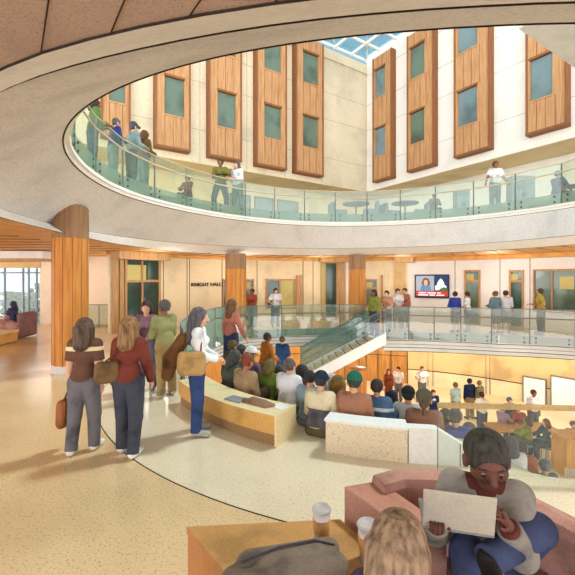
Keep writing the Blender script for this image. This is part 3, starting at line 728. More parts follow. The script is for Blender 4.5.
small_table(571, 13.6, 4.6, 'slate table beside the navy figure at the upper right edge', r=0.35, h=0.9)
# --- far left lounge
def block_sofa():
    Y = 13.45; x = at(18,Y)
    root = empty('armchair', (x,Y,0), PI/2, label='maroon armchair in front of the far left glazing', cat='armchair')
    mb = MB(); mb.bev((-0.42,-0.36,0.04),(0.42,0.42,0.44), M_sofa, 0.04); mb.build('seat', root)
    mb = MB(); mb.bev((-0.42,-0.44,0.06),(0.42,-0.22,0.92), M_sofain, 0.06); mb.build('backrest', root)
    for s in (-1,1):
        mb = MB(); mb.bev((s*0.40-0.09,-0.36,0.06),(s*0.40+0.09,0.40,0.60), M_sofa, 0.04); mb.build('armrest', root)
block_sofa()
root = empty('plinth_table', (at(-9,11.9),11.9,0), 0, label='square wooden plinth table in front of the maroon armchair', cat='table')
mb = MB(); mb.bev((-0.6,-0.3,0.05),(0.42,0.6,0.36), M_bench, 0.01); mb.build('body', root)
mb = MB(); mb.bev((-0.63,-0.33,0.36),(0.45,0.63,0.42), M_benchT, 0.01); mb.build('tabletop', root)
mb = MB(); mb.box((-0.55,-0.26,0),(0.38,0.56,0.05), M_plinth); mb.build('plinth', root)
# outside the far left glazing
M_leaf = wash('outdoor_leaf', (70, 96, 62), amt=0.25, scale=2.5, grain=0.2, gscale=8)
def tree(x, y, h, r, label):
    root = empty('tree', (x,y,-4.0), 0, label=label, cat='tree')
    mb = MB(); mb.tube([(0,0,0),(0.05,0,h*0.35),(0,0,h*0.7)], [0.16,0.12,0.06], M_niche, n=7); mb.build('trunk', root)
    mb = MB(); rnd = random.Random(int(x*10))
    for k in range(70):
        v = Vector((rnd.gauss(0,1), rnd.gauss(0,1), rnd.gauss(0,1))).normalized()*rnd.uniform(0.55,1.0)
        c = Vector((v.x*r, v.y*r, h*0.62+v.z*h*0.36)); q = rnd.uniform(0.22,0.36)*r
        ps = []
        for i in range(7):
            ph = PI*(i+0.5)/7
            ps.append((q*math.sin(ph)*rnd.uniform(0.85,1.1), q*math.cos(ph)))
        mb.lathe([(0,q)]+ps+[(0,-q)], M_leaf, c=tuple(c), n=8)
    mb.build('crown', root)
tree(at(15,34), 34, 5.4, 0.95, 'round leafy tree outside behind the far left glazing')
tree(at(38,24), 24, 6.0, 0.62, 'tall dark tree outside beside the right end of the glazing')
tree(at(30,27), 27, 5.5, 0.62, 'dense leafy tree outside between the two others')
root = empty('office_building', (at(0,60),60,-4.0), 0, label='low white building with dark window band outside the glazing', cat='building')
mb = MB(); mb.box((-30,0,0),(8,8,3.4), M_white); mb.build('wall', root)
mb = MB(); mb.box((-30,-0.1,1.7),(8,0.0,2.7), M_winb); mb.build('window_band', root)
mb = MB(); mb.box((-30.4,-0.4,3.4),(8.4,8.4,3.6), M_steel); mb.build('roof', root)
mb = MB(); mb.box((-70,19.0,-4.4),(10,120,-4.0), wash('lawn', (128, 140, 96), amt=0.15, scale=0.2)); mb.build('ground_outside', label='grass outside the far left glazing', cat='ground', kind=S)
# --- lower hall furniture
def lowboard(px0, px1, py0, py1, label, nm='presentation_board', Yoff=0.35):
    r = RL-0.12; am = math.radians(deg_at((px0+px1)/2, r))
    mb0 = MB(); root = empty(nm, (0,0,0), label=label, cat='board'); zt = wz(py0, (px0+px1)/2, r)
    f = MB()
    for a, b in ((px0,px0+1.2),(px1-1.2,px1)): wseg(f, a, b, -3.9, zt, M_steel, out=0.05, thick=0.12, r=r, n=1)
    wseg(f, px0, px1, zt-0.05, zt, M_steel, out=0.05, thick=0.12, r=r); f.build('frame', root)
    p = MB(); wseg(p, px0+1.2, px1-1.2, -3.9, zt-0.05, wash('pale_blue_white', (236,240,238), amt=0.03, grain=0.02), out=0.01, thick=0.05, r=r); p.build('panel', root)
    return root
lowboard(522.5, 546.5, 377.5, 405, 'pale framed panel behind the standing man in white shirt')
lowboard(550.5, 592, 378.5, 412, 'pale framed panel at the right edge of the lower hall')
Z0 = -3.9
root = empty('meeting_table', (at(521,13.3),13.3,Z0), math.radians(0), label='long oak table where the lower hall group sits', cat='table')
mb = MB(); mb.bev((-1.15,-0.42,0.70),(1.15,0.42,0.75), M_desk, 0.01); mb.build('tabletop', root)
for s in (-1,1):
    for t in (-1,1):
        mb = MB(); mb.bev((s*1.05-0.04,t*0.34-0.04,0),(s*1.05+0.04,t*0.34+0.04,0.70), M_desk, 0.008); mb.build('leg', root)
root = empty('display_case', (at(588,11.2),11.2,Z0), 0, label='oak counter with dark open niches at the right edge', cat='counter')
mb = MB(); mb.bev((-0.62,0,0),(1.6,0.70,1.14), M_desk, 0.012); mb.build('body', root)
mb = MB(); mb.bev((-0.68,-0.06,1.14),(1.66,0.76,1.21), M_desk, 0.012); mb.build('worktop', root)
for x0, x1, z0, z1 in ((-0.10,1.4,0.62,1.06),(-0.10,1.4,0.06,0.52)):
    mb = MB(); mb.box((x0,-0.012,z0),(x1,0.01,z1), M_niche); nn_ = mb.build('niche', root)
    mb = MB(); mb.box((x0-0.05,-0.03,z1),(x1,0.0,z1+0.05), M_desk); mb.box((x0-0.05,-0.03,z0),(x0,0.0,z1), M_desk); mb.build('niche_frame', nn_)
# --- foreground table, cups, jacket
TZ = 0.45
poly = [(-0.69,2.55),(0.37,2.63),(0.57,2.30),(0.14,1.52),(-0.06,1.66),(-0.385,2.19)]
root = empty('low_table', (0,2.1,0), 0, label='caramel wood low table in the foreground carrying the cups', cat='table')
pl = [(x, y-2.1) for x, y in poly]
mb = MB(); mb.prism(pl, TZ-0.05, TZ, M_table, side=M_tableS); mb.build('tabletop', root)
cxy = (sum(p[0] for p in pl)/6, sum(p[1] for p in pl)/6)
mb = MB(); mb.prism([(cxy[0]+(x-cxy[0])*0.985, cxy[1]+(y-cxy[1])*0.985) for x, y in pl], 0.04, TZ-0.05, M_tableS); mb.build('body', root)
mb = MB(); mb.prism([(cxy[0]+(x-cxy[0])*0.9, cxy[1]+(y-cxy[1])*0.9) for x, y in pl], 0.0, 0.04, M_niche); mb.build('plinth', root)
M_cup = wash('cup_clear', (206, 192, 188), rough=0.2, amt=0.05, grain=0, spec=0.5)
M_sleeve = wash('cup_sleeve', (200, 150, 90), amt=0.1, scale=8, grain=0.05)
M_lid = wash('cup_lid', (186, 180, 178), rough=0.3, amt=0.05, grain=0)
def cup(px, py_base, hh, label, sc=1.0):
    Y = FPX*(CAMZ-TZ)/(py_base-HOR); x = at(px, Y)
    root = empty('takeaway_cup', (x,Y,TZ), 0, label=label, cat='cup', group='takeaway cups on the low table')
    r0, r1 = 0.036*sc, 0.047*sc
    f = lambda t: r0+(r1-r0)*t
    mb = MB(); mb.lathe([(0,0.002),(r0,0),(f(.92),hh*.92),(f(.92)-.004,hh*.92),(r0-.004,0.01),(0,0.01)], M_cup, n=24); mb.build('body', root)
    mb = MB(); mb.lathe([(f(.30)+.002,hh*.30),(f(.68)+.003,hh*.68),(f(.68),hh*.685),(f(.30),hh*.295)], M_sleeve, n=24); mb.build('sleeve', root)
    mb = MB(); mb.lathe([(f(.92)+.002,hh*.90),(f(.95)+.005,hh*.93),(f(.95)+.003,hh*.96),(f(.9)-.004,hh),(f(.9)-.008,hh),(f(.9)-.012,hh*.965),(0,hh*.965)], M_lid, n=24); mb.build('lid', root)
    return root
cup(321.5, 541.5, 0.225, 'paper sleeved cup standing alone at the back of the table', 1.25)
cup(368, 560, 0.225, 'paper sleeved cup beside the light haired foreground head', 1.35)
# ================================================================== PEOPLE
# A figure is grown as one smooth distance field (tapered limbs blended at the joints) and meshed with surface nets.
def V3(x, y, z): return np.array((x, y, z), float)
class Field:
    def __init__(s, vox): s.vox = vox; s.p = []; s.cuts = []
    def rc(s, a, b, ra, rb, k=0.03, cap=None, sub=False): s.p.append((np.array(a, float), np.array(b, float), ra, rb, k, cap, sub))
    def ball(s, c, r, k=0.02, sub=False): s.rc(c, np.array(c)+1e-6, r, r, k, None, sub)
    def cut(s, p, n): s.cuts.append((np.array(p, float), np.array(n, float)/np.linalg.norm(n)))
    def mesh(s):
        v = s.vox; pos = [p for p in s.p if not p[6]]
        lo = np.min([np.minimum(p[0]-p[2], p[1]-p[3]) for p in pos], 0)-3*v
        hi = np.max([np.maximum(p[0]+p[2], p[1]+p[3]) for p in pos], 0)+3*v
        n = np.ceil((hi-lo)/v).astype(int)+1
        ax = [lo[i]+v*np.arange(n[i]) for i in range(3)]
        D = np.full(n, 0.5)
        for a, b, ra, rb, k, cap, sub in s.p:
            m = k+2.5*v
            l_ = np.minimum(a-ra, b-rb)-m; h_ = np.maximum(a+ra, b+rb)+m
            i0 = np.maximum(0, np.floor((l_-lo)/v).astype(int)); i1 = np.minimum(n, np.ceil((h_-lo)/v).astype(int)+1)
            if np.any(i1 <= i0): continue
            X = ax[0][i0[0]:i1[0],None,None]-a[0]; Y = ax[1][None,i0[1]:i1[1],None]-a[1]; Z = ax[2][None,None,i0[2]:i1[2]]-a[2]
            ba = b-a; L = max(ba.dot(ba), 1e-12)
            t = np.clip((X*ba[0]+Y*ba[1]+Z*ba[2])/L, 0, 1)
            d = np.sqrt((X-t*ba[0])**2+(Y-t*ba[1])**2+(Z-t*ba[2])**2)-(ra+(rb-ra)*t)
            if cap is not None:
                u = ba/math.sqrt(L); d = np.maximum(d, X*u[0]+Y*u[1]+Z*u[2]-math.sqrt(L)-cap)
            sl = D[i0[0]:i1[0],i0[1]:i1[1],i0[2]:i1[2]]
            if sub: sl[...] = np.maximum(sl, -d)
            else:
                h = np.clip(0.5+0.5*(sl-d)/k, 0, 1); sl[...] = sl*(1-h)+d*h-k*h*(1-h)
        for p, nn in s.cuts:
            D = np.maximum(D, (ax[0][:,None,None]-p[0])*nn[0]+(ax[1][None,:,None]-p[1])*nn[1]+(ax[2][None,None,:]-p[2])*nn[2])
        return nets(D, lo, v)
def nets(D, lo, v):
    S_ = D < 0
    nx, ny, nz = D.shape
    c = [(i,j,k) for i in (0,1) for j in (0,1) for k in (0,1)]
    def sh(A, o): return A[o[0]:nx-1+o[0], o[1]:ny-1+o[1], o[2]:nz-1+o[2]]
    cnt = sum(sh(S_, o).astype(np.int8) for o in c)
    act = (cnt > 0) & (cnt < 8)
    I = np.argwhere(act)
    if len(I) == 0: return np.zeros((0,3)), []
    idx = -np.ones(act.shape, int); idx[act] = np.arange(len(I))
    acc = np.zeros((len(I),3)); w = np.zeros(len(I))
    for a in c:
        for ax in range(3):
            if a[ax]: continue
            b = list(a); b[ax] = 1
            da = D[I[:,0]+a[0],I[:,1]+a[1],I[:,2]+a[2]]; db = D[I[:,0]+b[0],I[:,1]+b[1],I[:,2]+b[2]]
            q = (da < 0) != (db < 0)
            t = np.where(q, da/np.where(q, da-db, 1), 0)
            p = np.tile(np.array(a, float), (len(I),1)); p[:,ax] = t
            acc[q] += p[q]; w[q] += 1
    P = lo+v*(I+acc/np.maximum(w,1)[:,None])
    F = []
    for ax in range(3):
        o1, o2 = [(1,2),(2,0),(0,1)][ax]
        A = S_; sl0 = [slice(1,-1)]*3; sl1 = [slice(1,-1)]*3
        sl0[ax] = slice(0,-1); sl1[ax] = slice(1,None)
        e0 = A[tuple(sl0)]; e1 = A[tuple(sl1)]
        E = np.argwhere(e0 != e1)
        if len(E) == 0: continue
        fl = e0[tuple(E.T)]
        E = E+1; E[:,ax] -= 1
        def cell(d1, d2):
            q = E.copy(); q[:,o1] -= d1; q[:,o2] -= d2; return idx[tuple(q.T)]
        Q = np.stack([cell(1,1), cell(0,1), cell(0,0), cell(1,0)], 1)
        Q[~fl] = Q[~fl][:,::-1]
        F.append(Q)
    return P, np.concatenate(F)
def put(name, vf, mat, parent=None, extra=None):
    v, f = vf
    vs = v.tolist() if len(v) else []; fs = [tuple(q) for q in (f.tolist() if len(v) else [])]
    if extra:
        o = len(vs); vs += [tuple(p) for p in extra.v]; fs += [tuple(o+i for i in q) for q in extra.f]
    me = bpy.data.meshes.new(name); me.from_pydata(vs, [], fs); me.materials.append(mat)
    me.polygons.foreach_set('use_smooth', [True]*len(me.polygons)); me.update()
    ob = bpy.data.objects.new(name, me); C.objects.link(ob)
    if parent: ob.parent = parent
    return ob
def Rx(a): c, s_ = math.cos(a), math.sin(a); return np.array([[1,0,0],[0,c,-s_],[0,s_,c]])
def Ry(a): c, s_ = math.cos(a), math.sin(a); return np.array([[c,0,s_],[0,1,0],[-s_,0,c]])
def Rz(a): c, s_ = math.cos(a), math.sin(a); return np.array([[c,-s_,0],[s_,c,0],[0,0,1]])
def unit(v): v = np.array(v, float); return v/np.linalg.norm(v)
SKIN = {'light': (226,172,140), 'tan': (204,140,106), 'brown': (150,94,70), 'dark': (112,72,58)}
def cloth(col):
    m_ = sum(col)/3; col = tuple(int((m_+(c-m_)*.92)*(.90 if m_ < 190 else 1.0)) for c in col)
    return wash('cloth_%d_%d_%d' % tuple(col), col, rough=0.9, amt=0.20, scale=4.5, grain=0.05, gscale=60, spec=0.1)
def skinm(k): return wash('skin_'+k, SKIN[k], rough=0.6, amt=0.10, scale=9, grain=0.02)
def hairm(col): return woodmat('hair_%d_%d_%d' % tuple(col), tuple(min(255,int(c*1.12)) for c in col), tuple(int(c*.62) for c in col), scale=(24,24,3.0), rough=0.6)
ARMS = {
 'down': ((.16,.02,-1),(.04,.18,-1)), 'back': ((.22,-.3,-1),(.02,.05,-1)), 'front': ((.14,.22,-1),(-.45,.75,-.25)),
 'rail': ((.20,.22,-1),(-.35,.92,.12)), 'lap': ((.16,.32,-.9),(-.40,.85,-.25)), 'cross': ((.20,.28,-1),(-.95,.42,.10)),
 'hips': ((.55,-.12,-.8),(-.75,.35,-.55)), 'knees': ((.14,.55,-.8),(-.05,.85,-.5)), 'chin': ((.05,.55,-.75),(-.25,.35,.9)),
 'behind': ((.18,-.35,-.9),(-.35,-.2,-.8)), 'table': ((.2,.55,-.75),(-.35,.9,.0)), 'swing': ((.2,.3,-1),(.05,.5,-1)), 'prop': ((.25,-.55,-.85),(.05,-.2,-1)),
 'out': ((.45,.1,-.95),(.40,.35,-.85))}
LEGS = {
 'stand': (((.05,.02,-1),(.02,-.03,-1)),((.05,.0,-1),(.02,-.02,-1))), 'walk': (((.03,.32,-1),(.0,-.10,-1)),((.03,-.12,-1),(.0,-.50,-1))),
 'step': (((.04,.14,-1),(.01,-.02,-1)),((.04,-.06,-1),(.01,-.22,-1))), 'shift': (((.12,.06,-1),(.04,-.05,-1)),((.03,-.02,-1),(.01,-.04,-1))),
 'sit': (((.14,1,-.05),(.03,.10,-1)),((.14,1,-.05),(.03,.02,-1))), 'sitlow': (((.16,1,.18),(.02,.25,-1)),((.14,1,.12),(.02,.30,-1))), 'lean': (((.05,.12,-1),(.02,-.20,-1)),((.05,-.12,-1),(.02,-.06,-1))),
 'descend': (((.04,.30,-1),(.0,-.12,-1)),((.04,.10,-1),(.0,-.35,-1)))}
def person(label, x, y, z, yaw, h=1.7, arms='down', legs='stand', top=(120,120,130), bottom=(70,76,92), hair=(60,46,40), skin='light', style='short',
           sleeve='long', shoe=(60,52,50), lean=0.06, twist=0.0, head=(0.0,0.0), fem=False, vox=None, seat=None, group=None, hat=None, parts=True, curl=0.6, face=False, bag=None, tilt=0.0, socks=False, hs=1.0, reach=None, jacket=None, yoke=None, legto=None):
    """x, y: where the hips stand; z: floor (standing) or seat height (sitting); yaw: direction faced, 0 = away from the viewer, +: to the left"""
    dist = math.hypot(x, y); vox = vox or max(0.010, min(0.030, dist*0.0020))
    R = Rz(0.0)
    if isinstance(arms, str): arms = (arms, arms)
    A = [ARMS[a] if isinstance(a, str) else a for a in arms]
    Lg = LEGS[legs] if isinstance(legs, str) else legs
    hw = 0.050*h; T = Rz(twist) @ Rx(-lean) @ Ry(tilt)
    shw = (0.083 if fem else 0.099)*h
    P0 = V3(0,0,0)
    feet = []
    J = {}
    for i, sx in ((0, 1), (1, -1)):                          # 0: the figure's right side
        th, sh = Lg[i]; hp = V3(sx*hw, 0, 0)
        kn = hp+unit((sx*th[0], th[1], th[2]))*0.240*h; an = kn+unit((sx*sh[0], sh[1], sh[2]))*0.238*h
        J['hip',i], J['kn',i], J['an',i] = hp, kn, an
        ua, fa = A[i]; s0 = T @ V3(sx*shw, 0, 0.282*h)
        el = s0+T @ unit((sx*ua[0], ua[1], ua[2]))*0.170*h; wr = el+T @ unit((sx*fa[0], fa[1], fa[2]))*0.148*h
        J['sh',i], J['el',i], J['wr',i] = s0, el, wr
    RI = Rz(-yaw)
    if seat is None: oz = 0.042*h-min(J['an',0][2], J['an',1][2])
    else: oz = 0.060*h
    off = V3(0,0,oz)
    for k in J: J[k] = J[k]+off
    if legto:                                                # knee and ankle drawn towards points of the scene
        for i, (kt, at_) in legto.items():
            k_ = RI @ (np.array(kt, float)-V3(x,y,z)); a_ = RI @ (np.array(at_, float)-V3(x,y,z))
            J['kn',i] = J['hip',i]+unit(k_-J['hip',i])*.250*h; J['an',i] = J['kn',i]+unit(a_-J['kn',i])*.245*h
    if reach:                                                # bend an arm so that the wrist meets a point of the scene
        for i, tg in reach.items():
            sx = (1,-1)[i]; t_ = RI @ (np.array(tg, float)-V3(x,y,z)); s0 = J['sh',i]; a_, b_ = .170*h, .148*h
            d_ = t_-s0; L = min(np.linalg.norm(d_), (a_+b_)*.995); u = unit(d_); ca = (a_*a_+L*L-b_*b_)/(2*a_*L)
            pole = V3(sx*.28, -.2, -1.0); pole = unit(pole-u*pole.dot(u))
            J['el',i] = s0+u*a_*ca+pole*a_*math.sqrt(max(0, 1-ca*ca)); J['wr',i] = s0+u*L
    def tp(a, b, c): return T @ (V3(a,b,c)*h)+off
    Hh = Rz(head[1]) @ Rx(-head[0]) if True else None
    nb = V3(0,0,0.335)*h; TH = T @ Hh
    def hd(a, b, c): return T @ nb+TH @ (V3(a,b,c-0.335)*h*hs)+off
    sm = skinm(skin)
    F = Field(vox)
    kx = 0.80 if fem else 1.0
    F.rc((-.042*h*1.05,0,oz),(.042*h*1.05,0,oz),.060*h,.060*h,.03)
    F.rc(tp(-.026*kx,0,.10),tp(.026*kx,0,.10),.056*h*kx,.056*h*kx,.05)
    F.rc(tp(-.046*kx,.004,.21),tp(.046*kx,.004,.21),.062*h*kx,.062*h*kx,.05)
    F.rc(tp(-.074*kx,-.004,.282),tp(.074*kx,-.004,.282),.035*h,.035*h,.04)
    F.rc(tp(0,-.004,.29),hd(0,.0,.36),.033*h,.029*h,.02)
    q = hs
    F.rc(hd(0,-.010,.418),hd(0,.012,.400),.054*h*q,.050*h*q,.015)
    F.rc(hd(0,.012,.400),hd(0,.026,.358),.043*h*q,.026*h*q,.015)
    if vox < 0.022:
        F.rc(hd(0,.056,.397),hd(0,.069,.378),.0075*h*q,.0105*h*q,.008)
        for sx in (-1,1): F.rc(hd(sx*.054,-.004,.398),hd(sx*.056,.002,.378),.012*h*q,.009*h*q,.006)
    if face:
        F.rc(hd(-.026,.050,.4115),hd(.026,.050,.4115),.0085*h*q,.0085*h*q,.012)
        F.rc(hd(-.012,.0575,.3625),hd(.012,.0575,.3625),.0065*h*q,.0065*h*q,.006)
        F.rc(hd(-.010,.0560,.3525),hd(.010,.0560,.3525),.0065*h*q,.0065*h*q,.006)
        for sx in (-1,1): F.ball(hd(sx*.022,.0640,.3985), .0095*h*q, sub=True)
        F.rc(hd(-.03,.030,.380),hd(.03,.030,.380),.020*h*q,.020*h*q,.014)
    ex = MB()
    for i, sx in ((0,1),(1,-1)):
        F.rc(J['sh',i],J['el',i],.036*h,.026*h,.025); F.rc(J['el',i],J['wr',i],.026*h,.0175*h,.02)
        F.rc(J['hip',i],J['kn',i],.056*h,.036*h,.025); F.rc(J['kn',i],J['an',i],.035*h,.022*h,.02)
        ft = J['an',i]; fy = unit((sx*.12,1,0)); fd = unit(Rz(0) @ fy)
        F.rc(ft+V3(0,0,-.012*h),ft+fd*.095*h+V3(0,0,-.022*h),.022*h,.016*h,.02)
        # hand: palm, four fingers and a thumb rooted in it
        d = unit(J['wr',i]-J['el',i]); side = np.cross(d, V3(0,0,1))
        side = unit(side) if np.linalg.norm(side) > .15 else unit(np.cross(d, V3(0,1,0)))
        nrm = unit(np.cross(side, d))                          # back of the hand
        if abs(d[2]) > .75: side = unit(T @ V3(0,1,0)-d*np.dot(T @ V3(0,1,0), d)); nrm = unit(np.cross(side, d)); nrm = nrm if nrm[0]*sx > 0 else -nrm
        pe = J['wr',i]+d*.042*h
        for s_ in (-.011,.011): F.rc(J['wr',i]+side*s_*h*.5, pe+side*s_*h, .012*h, .0105*h, .01)
        cl = curl
        for q_, (o_, ln) in enumerate(((-.0165,.036),(-.0055,.042),(.0055,.045),(.0165,.041))):
            b0 = pe+side*o_*h-d*.012*h; d1 = unit(d*math.cos(cl*.7)-nrm*math.sin(cl*.7)); d2 = unit(d*math.cos(cl*1.7)-nrm*math.sin(cl*1.7)); d3 = unit(d*math.cos(cl*2.4)-nrm*math.sin(cl*2.4))
            b1 = b0+d*.014*h+d1*ln*.42*h; b2 = b1+d2*ln*.34*h; b3 = b2+d3*ln*.28*h
            ex.tube([b0,b1,b2,b3], [.0058*h,.0054*h,.0048*h,.0036*h], sm, n=6)
        ts = side if np.dot(side, T @ V3(-sx*1.0,.6,.3)) > 0 else -side
        b0 = J['wr',i]+d*.012*h+ts*.010*h; b1 = b0+unit(d*.6+ts*.8-nrm*.25)*.026*h; b2 = b1+unit(d*.9+ts*.2-nrm*.4)*.022*h
        ex.tube([b0,b1,b2], [.0075*h,.0064*h,.0044*h], sm, n=6)
    body = put('person', F.mesh(), sm, extra=ex)
    body.location = (x, y, z); body.rotation_euler = (0,0,yaw)
    tag(body, label, 'person', group)
    g = 0.010*h+max(0, vox-0.014)*0.5
    # shirt
    F = Field(vox)
    F.rc(tp(-.036*kx,0,.03),tp(.036*kx,0,.03),.060*h+g,.060*h+g,.03)
    F.rc(tp(-.026*kx,0,.10),tp(.026*kx,0,.10),.056*h*kx+g*1.2,.056*h*kx+g*1.2,.05)
    F.rc(tp(-.046*kx,.004,.21),tp(.046*kx,.004,.21),.062*h*kx+g,.062*h*kx+g,.05)
    F.rc(tp(-.078*kx,-.004,.280),tp(.078*kx,-.004,.280),.036*h+g,.036*h+g,.04)
    if fem:
        for sx in (-1,1): F.ball(tp(sx*.034,.048,.215), .036*h, .03)
    for i in (0,1):
        if sleeve == 'short':
            m = J['sh',i]+(J['el',i]-J['sh',i])*.72; F.rc(J['sh',i], m, .036*h+g, .032*h+g, .025, cap=0.0)
        elif sleeve == 'long':
            F.rc(J['sh',i],J['el',i],.036*h+g,.027*h+g,.025); F.rc(J['el',i],J['wr',i],.027*h+g,.020*h+g*.8,.02, cap=-.004*h)
    F.ball(hd(0,.012,.335), .030*h, sub=True) if vox < .02 else None
    F.cut(tp(0,0,-.022), T @ V3(0,0,-1))
    put('shirt', F.mesh(), cloth(top), body)
    if yoke:
        F = Field(vox); gg = g+.006
        F.rc(tp(-.026*kx,0,.10),tp(.026*kx,0,.10),.056*h*kx+g*1.2+.007,.056*h*kx+g*1.2+.007,.05); F.rc(tp(-.036*kx,0,.03),tp(.036*kx,0,.03),.060*h+gg,.060*h+gg,.03)
        F.rc(tp(-.046*kx,.004,.21),tp(.046*kx,.004,.21),.062*h+gg,.062*h+gg,.05); F.rc(tp(-.078*kx,-.004,.280),tp(.078*kx,-.004,.280),.036*h+gg,.036*h+gg,.04)
        for i in (0,1): F.rc(J['sh',i],J['sh',i]+(J['el',i]-J['sh',i])*.55,.036*h+gg,.031*h+gg,.025)
        F.cut(tp(0,0,yoke[1]), T @ V3(0,0,-1)); F.cut(tp(0,0,yoke[2]), T @ V3(0,0,1)); put('shirt_stripe', F.mesh(), cloth(yoke[0]), body)
    if jacket:
        F = Field(vox); gg = g+.006
        F.rc(tp(-.040,0,.02),tp(.040,0,.02),.062*h+gg,.062*h+gg,.03); F.rc(tp(-.030,0,.10),tp(.030,0,.10),.060*h+gg,.060*h+gg,.05)
        F.rc(tp(-.050,.004,.21),tp(.050,.004,.21),.063*h+gg,.063*h+gg,.05); F.rc(tp(-.076,-.004,.276),tp(.076,-.004,.276),.034*h+gg,.034*h+gg,.04)
        for i in (0,1): F.rc(J['sh',i],J['el',i],.037*h+gg,.031*h+gg,.03); F.rc(J['el',i],J['wr',i],.030*h+gg,.024*h+gg*.8,.02, cap=-.02*h)
        F.rc(tp(0,.13,-.05),tp(0,.13,.20),.060*h,.052*h,sub=True); F.rc(tp(0,.13,.20),tp(0,.055,.345),.052*h,.044*h,sub=True)
        F.cut(tp(0,0,-.04), T @ V3(0,0,-1)); put('jacket', F.mesh(), cloth(jacket), body)
    # trousers
    F = Field(vox)
    F.rc((-.044*h,0,oz),(.044*h,0,oz),.060*h+g*.85,.060*h+g*.85,.03)
    F.rc(tp(-.034*kx,0,.05),tp(.034*kx,0,.05),.056*h+g*.6,.056*h+g*.6,.03)
    for i in (0,1):
        F.rc(J['hip',i],J['kn',i],.056*h+g,.040*h+g,.02)
        if socks:
            m = J['kn',i]+(J['an',i]-J['kn',i])*.12; F.rc(J['kn',i], m, .038*h+g, .038*h+g, .02, cap=0.0)
        else: F.rc(J['kn',i],J['an',i],.038*h+g,.031*h+g,.02, cap=.010*h)
    if seat is None: F.cut(tp(0,0,.085), T @ V3(0,0,1))
    put('trousers', F.mesh(), cloth(bottom), body)
    for i, sx in ((0,1),(1,-1)):
        F = Field(vox*.8); ft = J['an',i]; fd = unit((sx*.12,1,0))
        F.rc(ft+V3(0,0,-.008*h)-fd*.012*h,ft+fd*.095*h+V3(0,0,-.020*h),.026*h+.006,.021*h+.006,.02)
        F.rc(ft+V3(0,0,.01*h),ft+V3(0,0,-.01*h),.026*h,.028*h,.02)
        F.cut(ft+V3(0,0,-.041*h), (0,0,-1)); F.cut(ft+V3(0,0,.022*h), (0,0,1))
        put('shoe', F.mesh(), cloth(shoe), body)
    # hair
    if style != 'bald':
        F = Field(vox*.85); q = h*hs
        F.rc(hd(0,-.012,.422),hd(0,.006,.412),.062*q,.056*q,.015)
        F.rc(hd(0,-.022,.405),hd(0,-.026,.375),.054*q,.040*q,.015)
        if style in ('long','bob','veil'):
            ln = {'long': .262, 'bob': .315, 'veil': .20}[style]
            F.rc(hd(0,-.024,.40),hd(0,-.046,.335),.060*q,.052*q,.03); F.rc(hd(-.012,-.046,.335),hd(-.016,-.054,ln),.048*q,.034*q,.03); F.rc(hd(.012,-.046,.335),hd(.020,-.054,ln+.006),.048*q,.032*q,.03)
            for sx in (-1,1): F.rc(hd(sx*.046,-.004,.40),hd(sx*.050,-.012,max(ln+.04,.30)),.024*q,.022*q,.02)
            if vox < .0125:
                for k_ in range(17):
                    t_ = -1.35+2.7*k_/16; a_ = hd(.030*math.sin(t_),-.022-.030*math.cos(t_),.468); b_ = hd(.066*math.sin(t_),-.022-.062*math.cos(t_),.405); c_ = hd(.058*math.sin(t_)+.004*math.sin(k_*2.3),-.040-.060*math.cos(t_),max(ln+.012*math.sin(k_*1.9),.27 if abs(t_) > .9 else 0))
                    F.rc(a_,b_,.006*q,.009*q,.008); F.rc(b_,c_,.009*q,.006*q,.008)
        if style == 'tail': F.rc(hd(0,-.066,.40),hd(0,-.088,.30),.020*q,.014*q,.015)
        if style == 'bun': F.ball(hd(0,-.066,.425), .026*q, .01)
        F.rc(hd(0,.085,.388),hd(0,.085,.352),.060*q,.058*q, sub=True)
        if style == 'short' : F.cut(hd(0,0,.362), TH @ V3(0,0,-1))
        put('hair', F.mesh(), hairm(hair), body)
    if hat:
        F = Field(vox*.85); q = h*hs
        F.rc(hd(0,-.010,.430),hd(0,.004,.424),.066*q,.062*q,.015); F.cut(hd(0,0,.418), TH @ V3(0,0,-1))
        if hat[1] == 'cap': F.rc(hd(-.022,.072,.421),hd(.022,.072,.421),.024*q,.024*q,.012); F.cut(hd(0,0,.446+.10), TH @ V3(0,0,1))
        if hat[1] == 'brim':
            for k in range(12):
                t = 2*PI*k/12; F.rc(hd(.07*math.cos(t),.075*math.sin(t)-.004,.424),hd(.07*math.cos(t+.52),.075*math.sin(t+.52)-.004,.424),.010*q,.010*q,.008)
        put('cap', F.mesh(), cloth(hat[0]), body)
    if face:
        for sx in (-1,1):
            m = MB(); c = hd(sx*.022,.0515,.3985); rr = .0078*h*hs
            m.lathe([(0,-rr),(rr*.7,-rr*.7),(rr,0),(rr*.7,rr*.7),(0,rr)], wash('eye_white', (150,120,108), rough=0.3, amt=0.0, grain=0), c=tuple(c), n=10); e_ = m.build('eye', body)
            m = MB(); c2 = hd(sx*.022,.0585,.396); m.lathe([(0,-rr*.75),(rr*.5,-rr*.4),(rr*.6,0),(rr*.5,rr*.4),(0,rr*.75)], wash('eye_dark', (40,26,22), rough=0.3, amt=0.0, grain=0), c=tuple(c2), n=8); m.build('iris', e_)
            m = MB(); m.tube([hd(sx*.010,.0590,.4135),hd(sx*.023,.0585,.4165),hd(sx*.036,.0505,.4125)], [.0022*h*hs,.003*h*hs,.0016*h*hs], hairm(hair), n=6); m.build('eyebrow', body)
    body['_j'] = 0; del body['_j']
    return body, {k: (Matrix.Translation((x,y,z)) @ Matrix.Rotation(yaw, 4, 'Z')) @ Vector(v) for k, v in J.items()}
def SP(label, px, Y, z, yaw, py_top, **kw):
    """a standing figure whose head top meets the sight line py_top"""
    h = (zat(py_top, Y)-z)/0.985; h = max(1.45, min(1.95, h))
    return person(label, at(px,Y), Y, z, yaw, h=h, **kw)
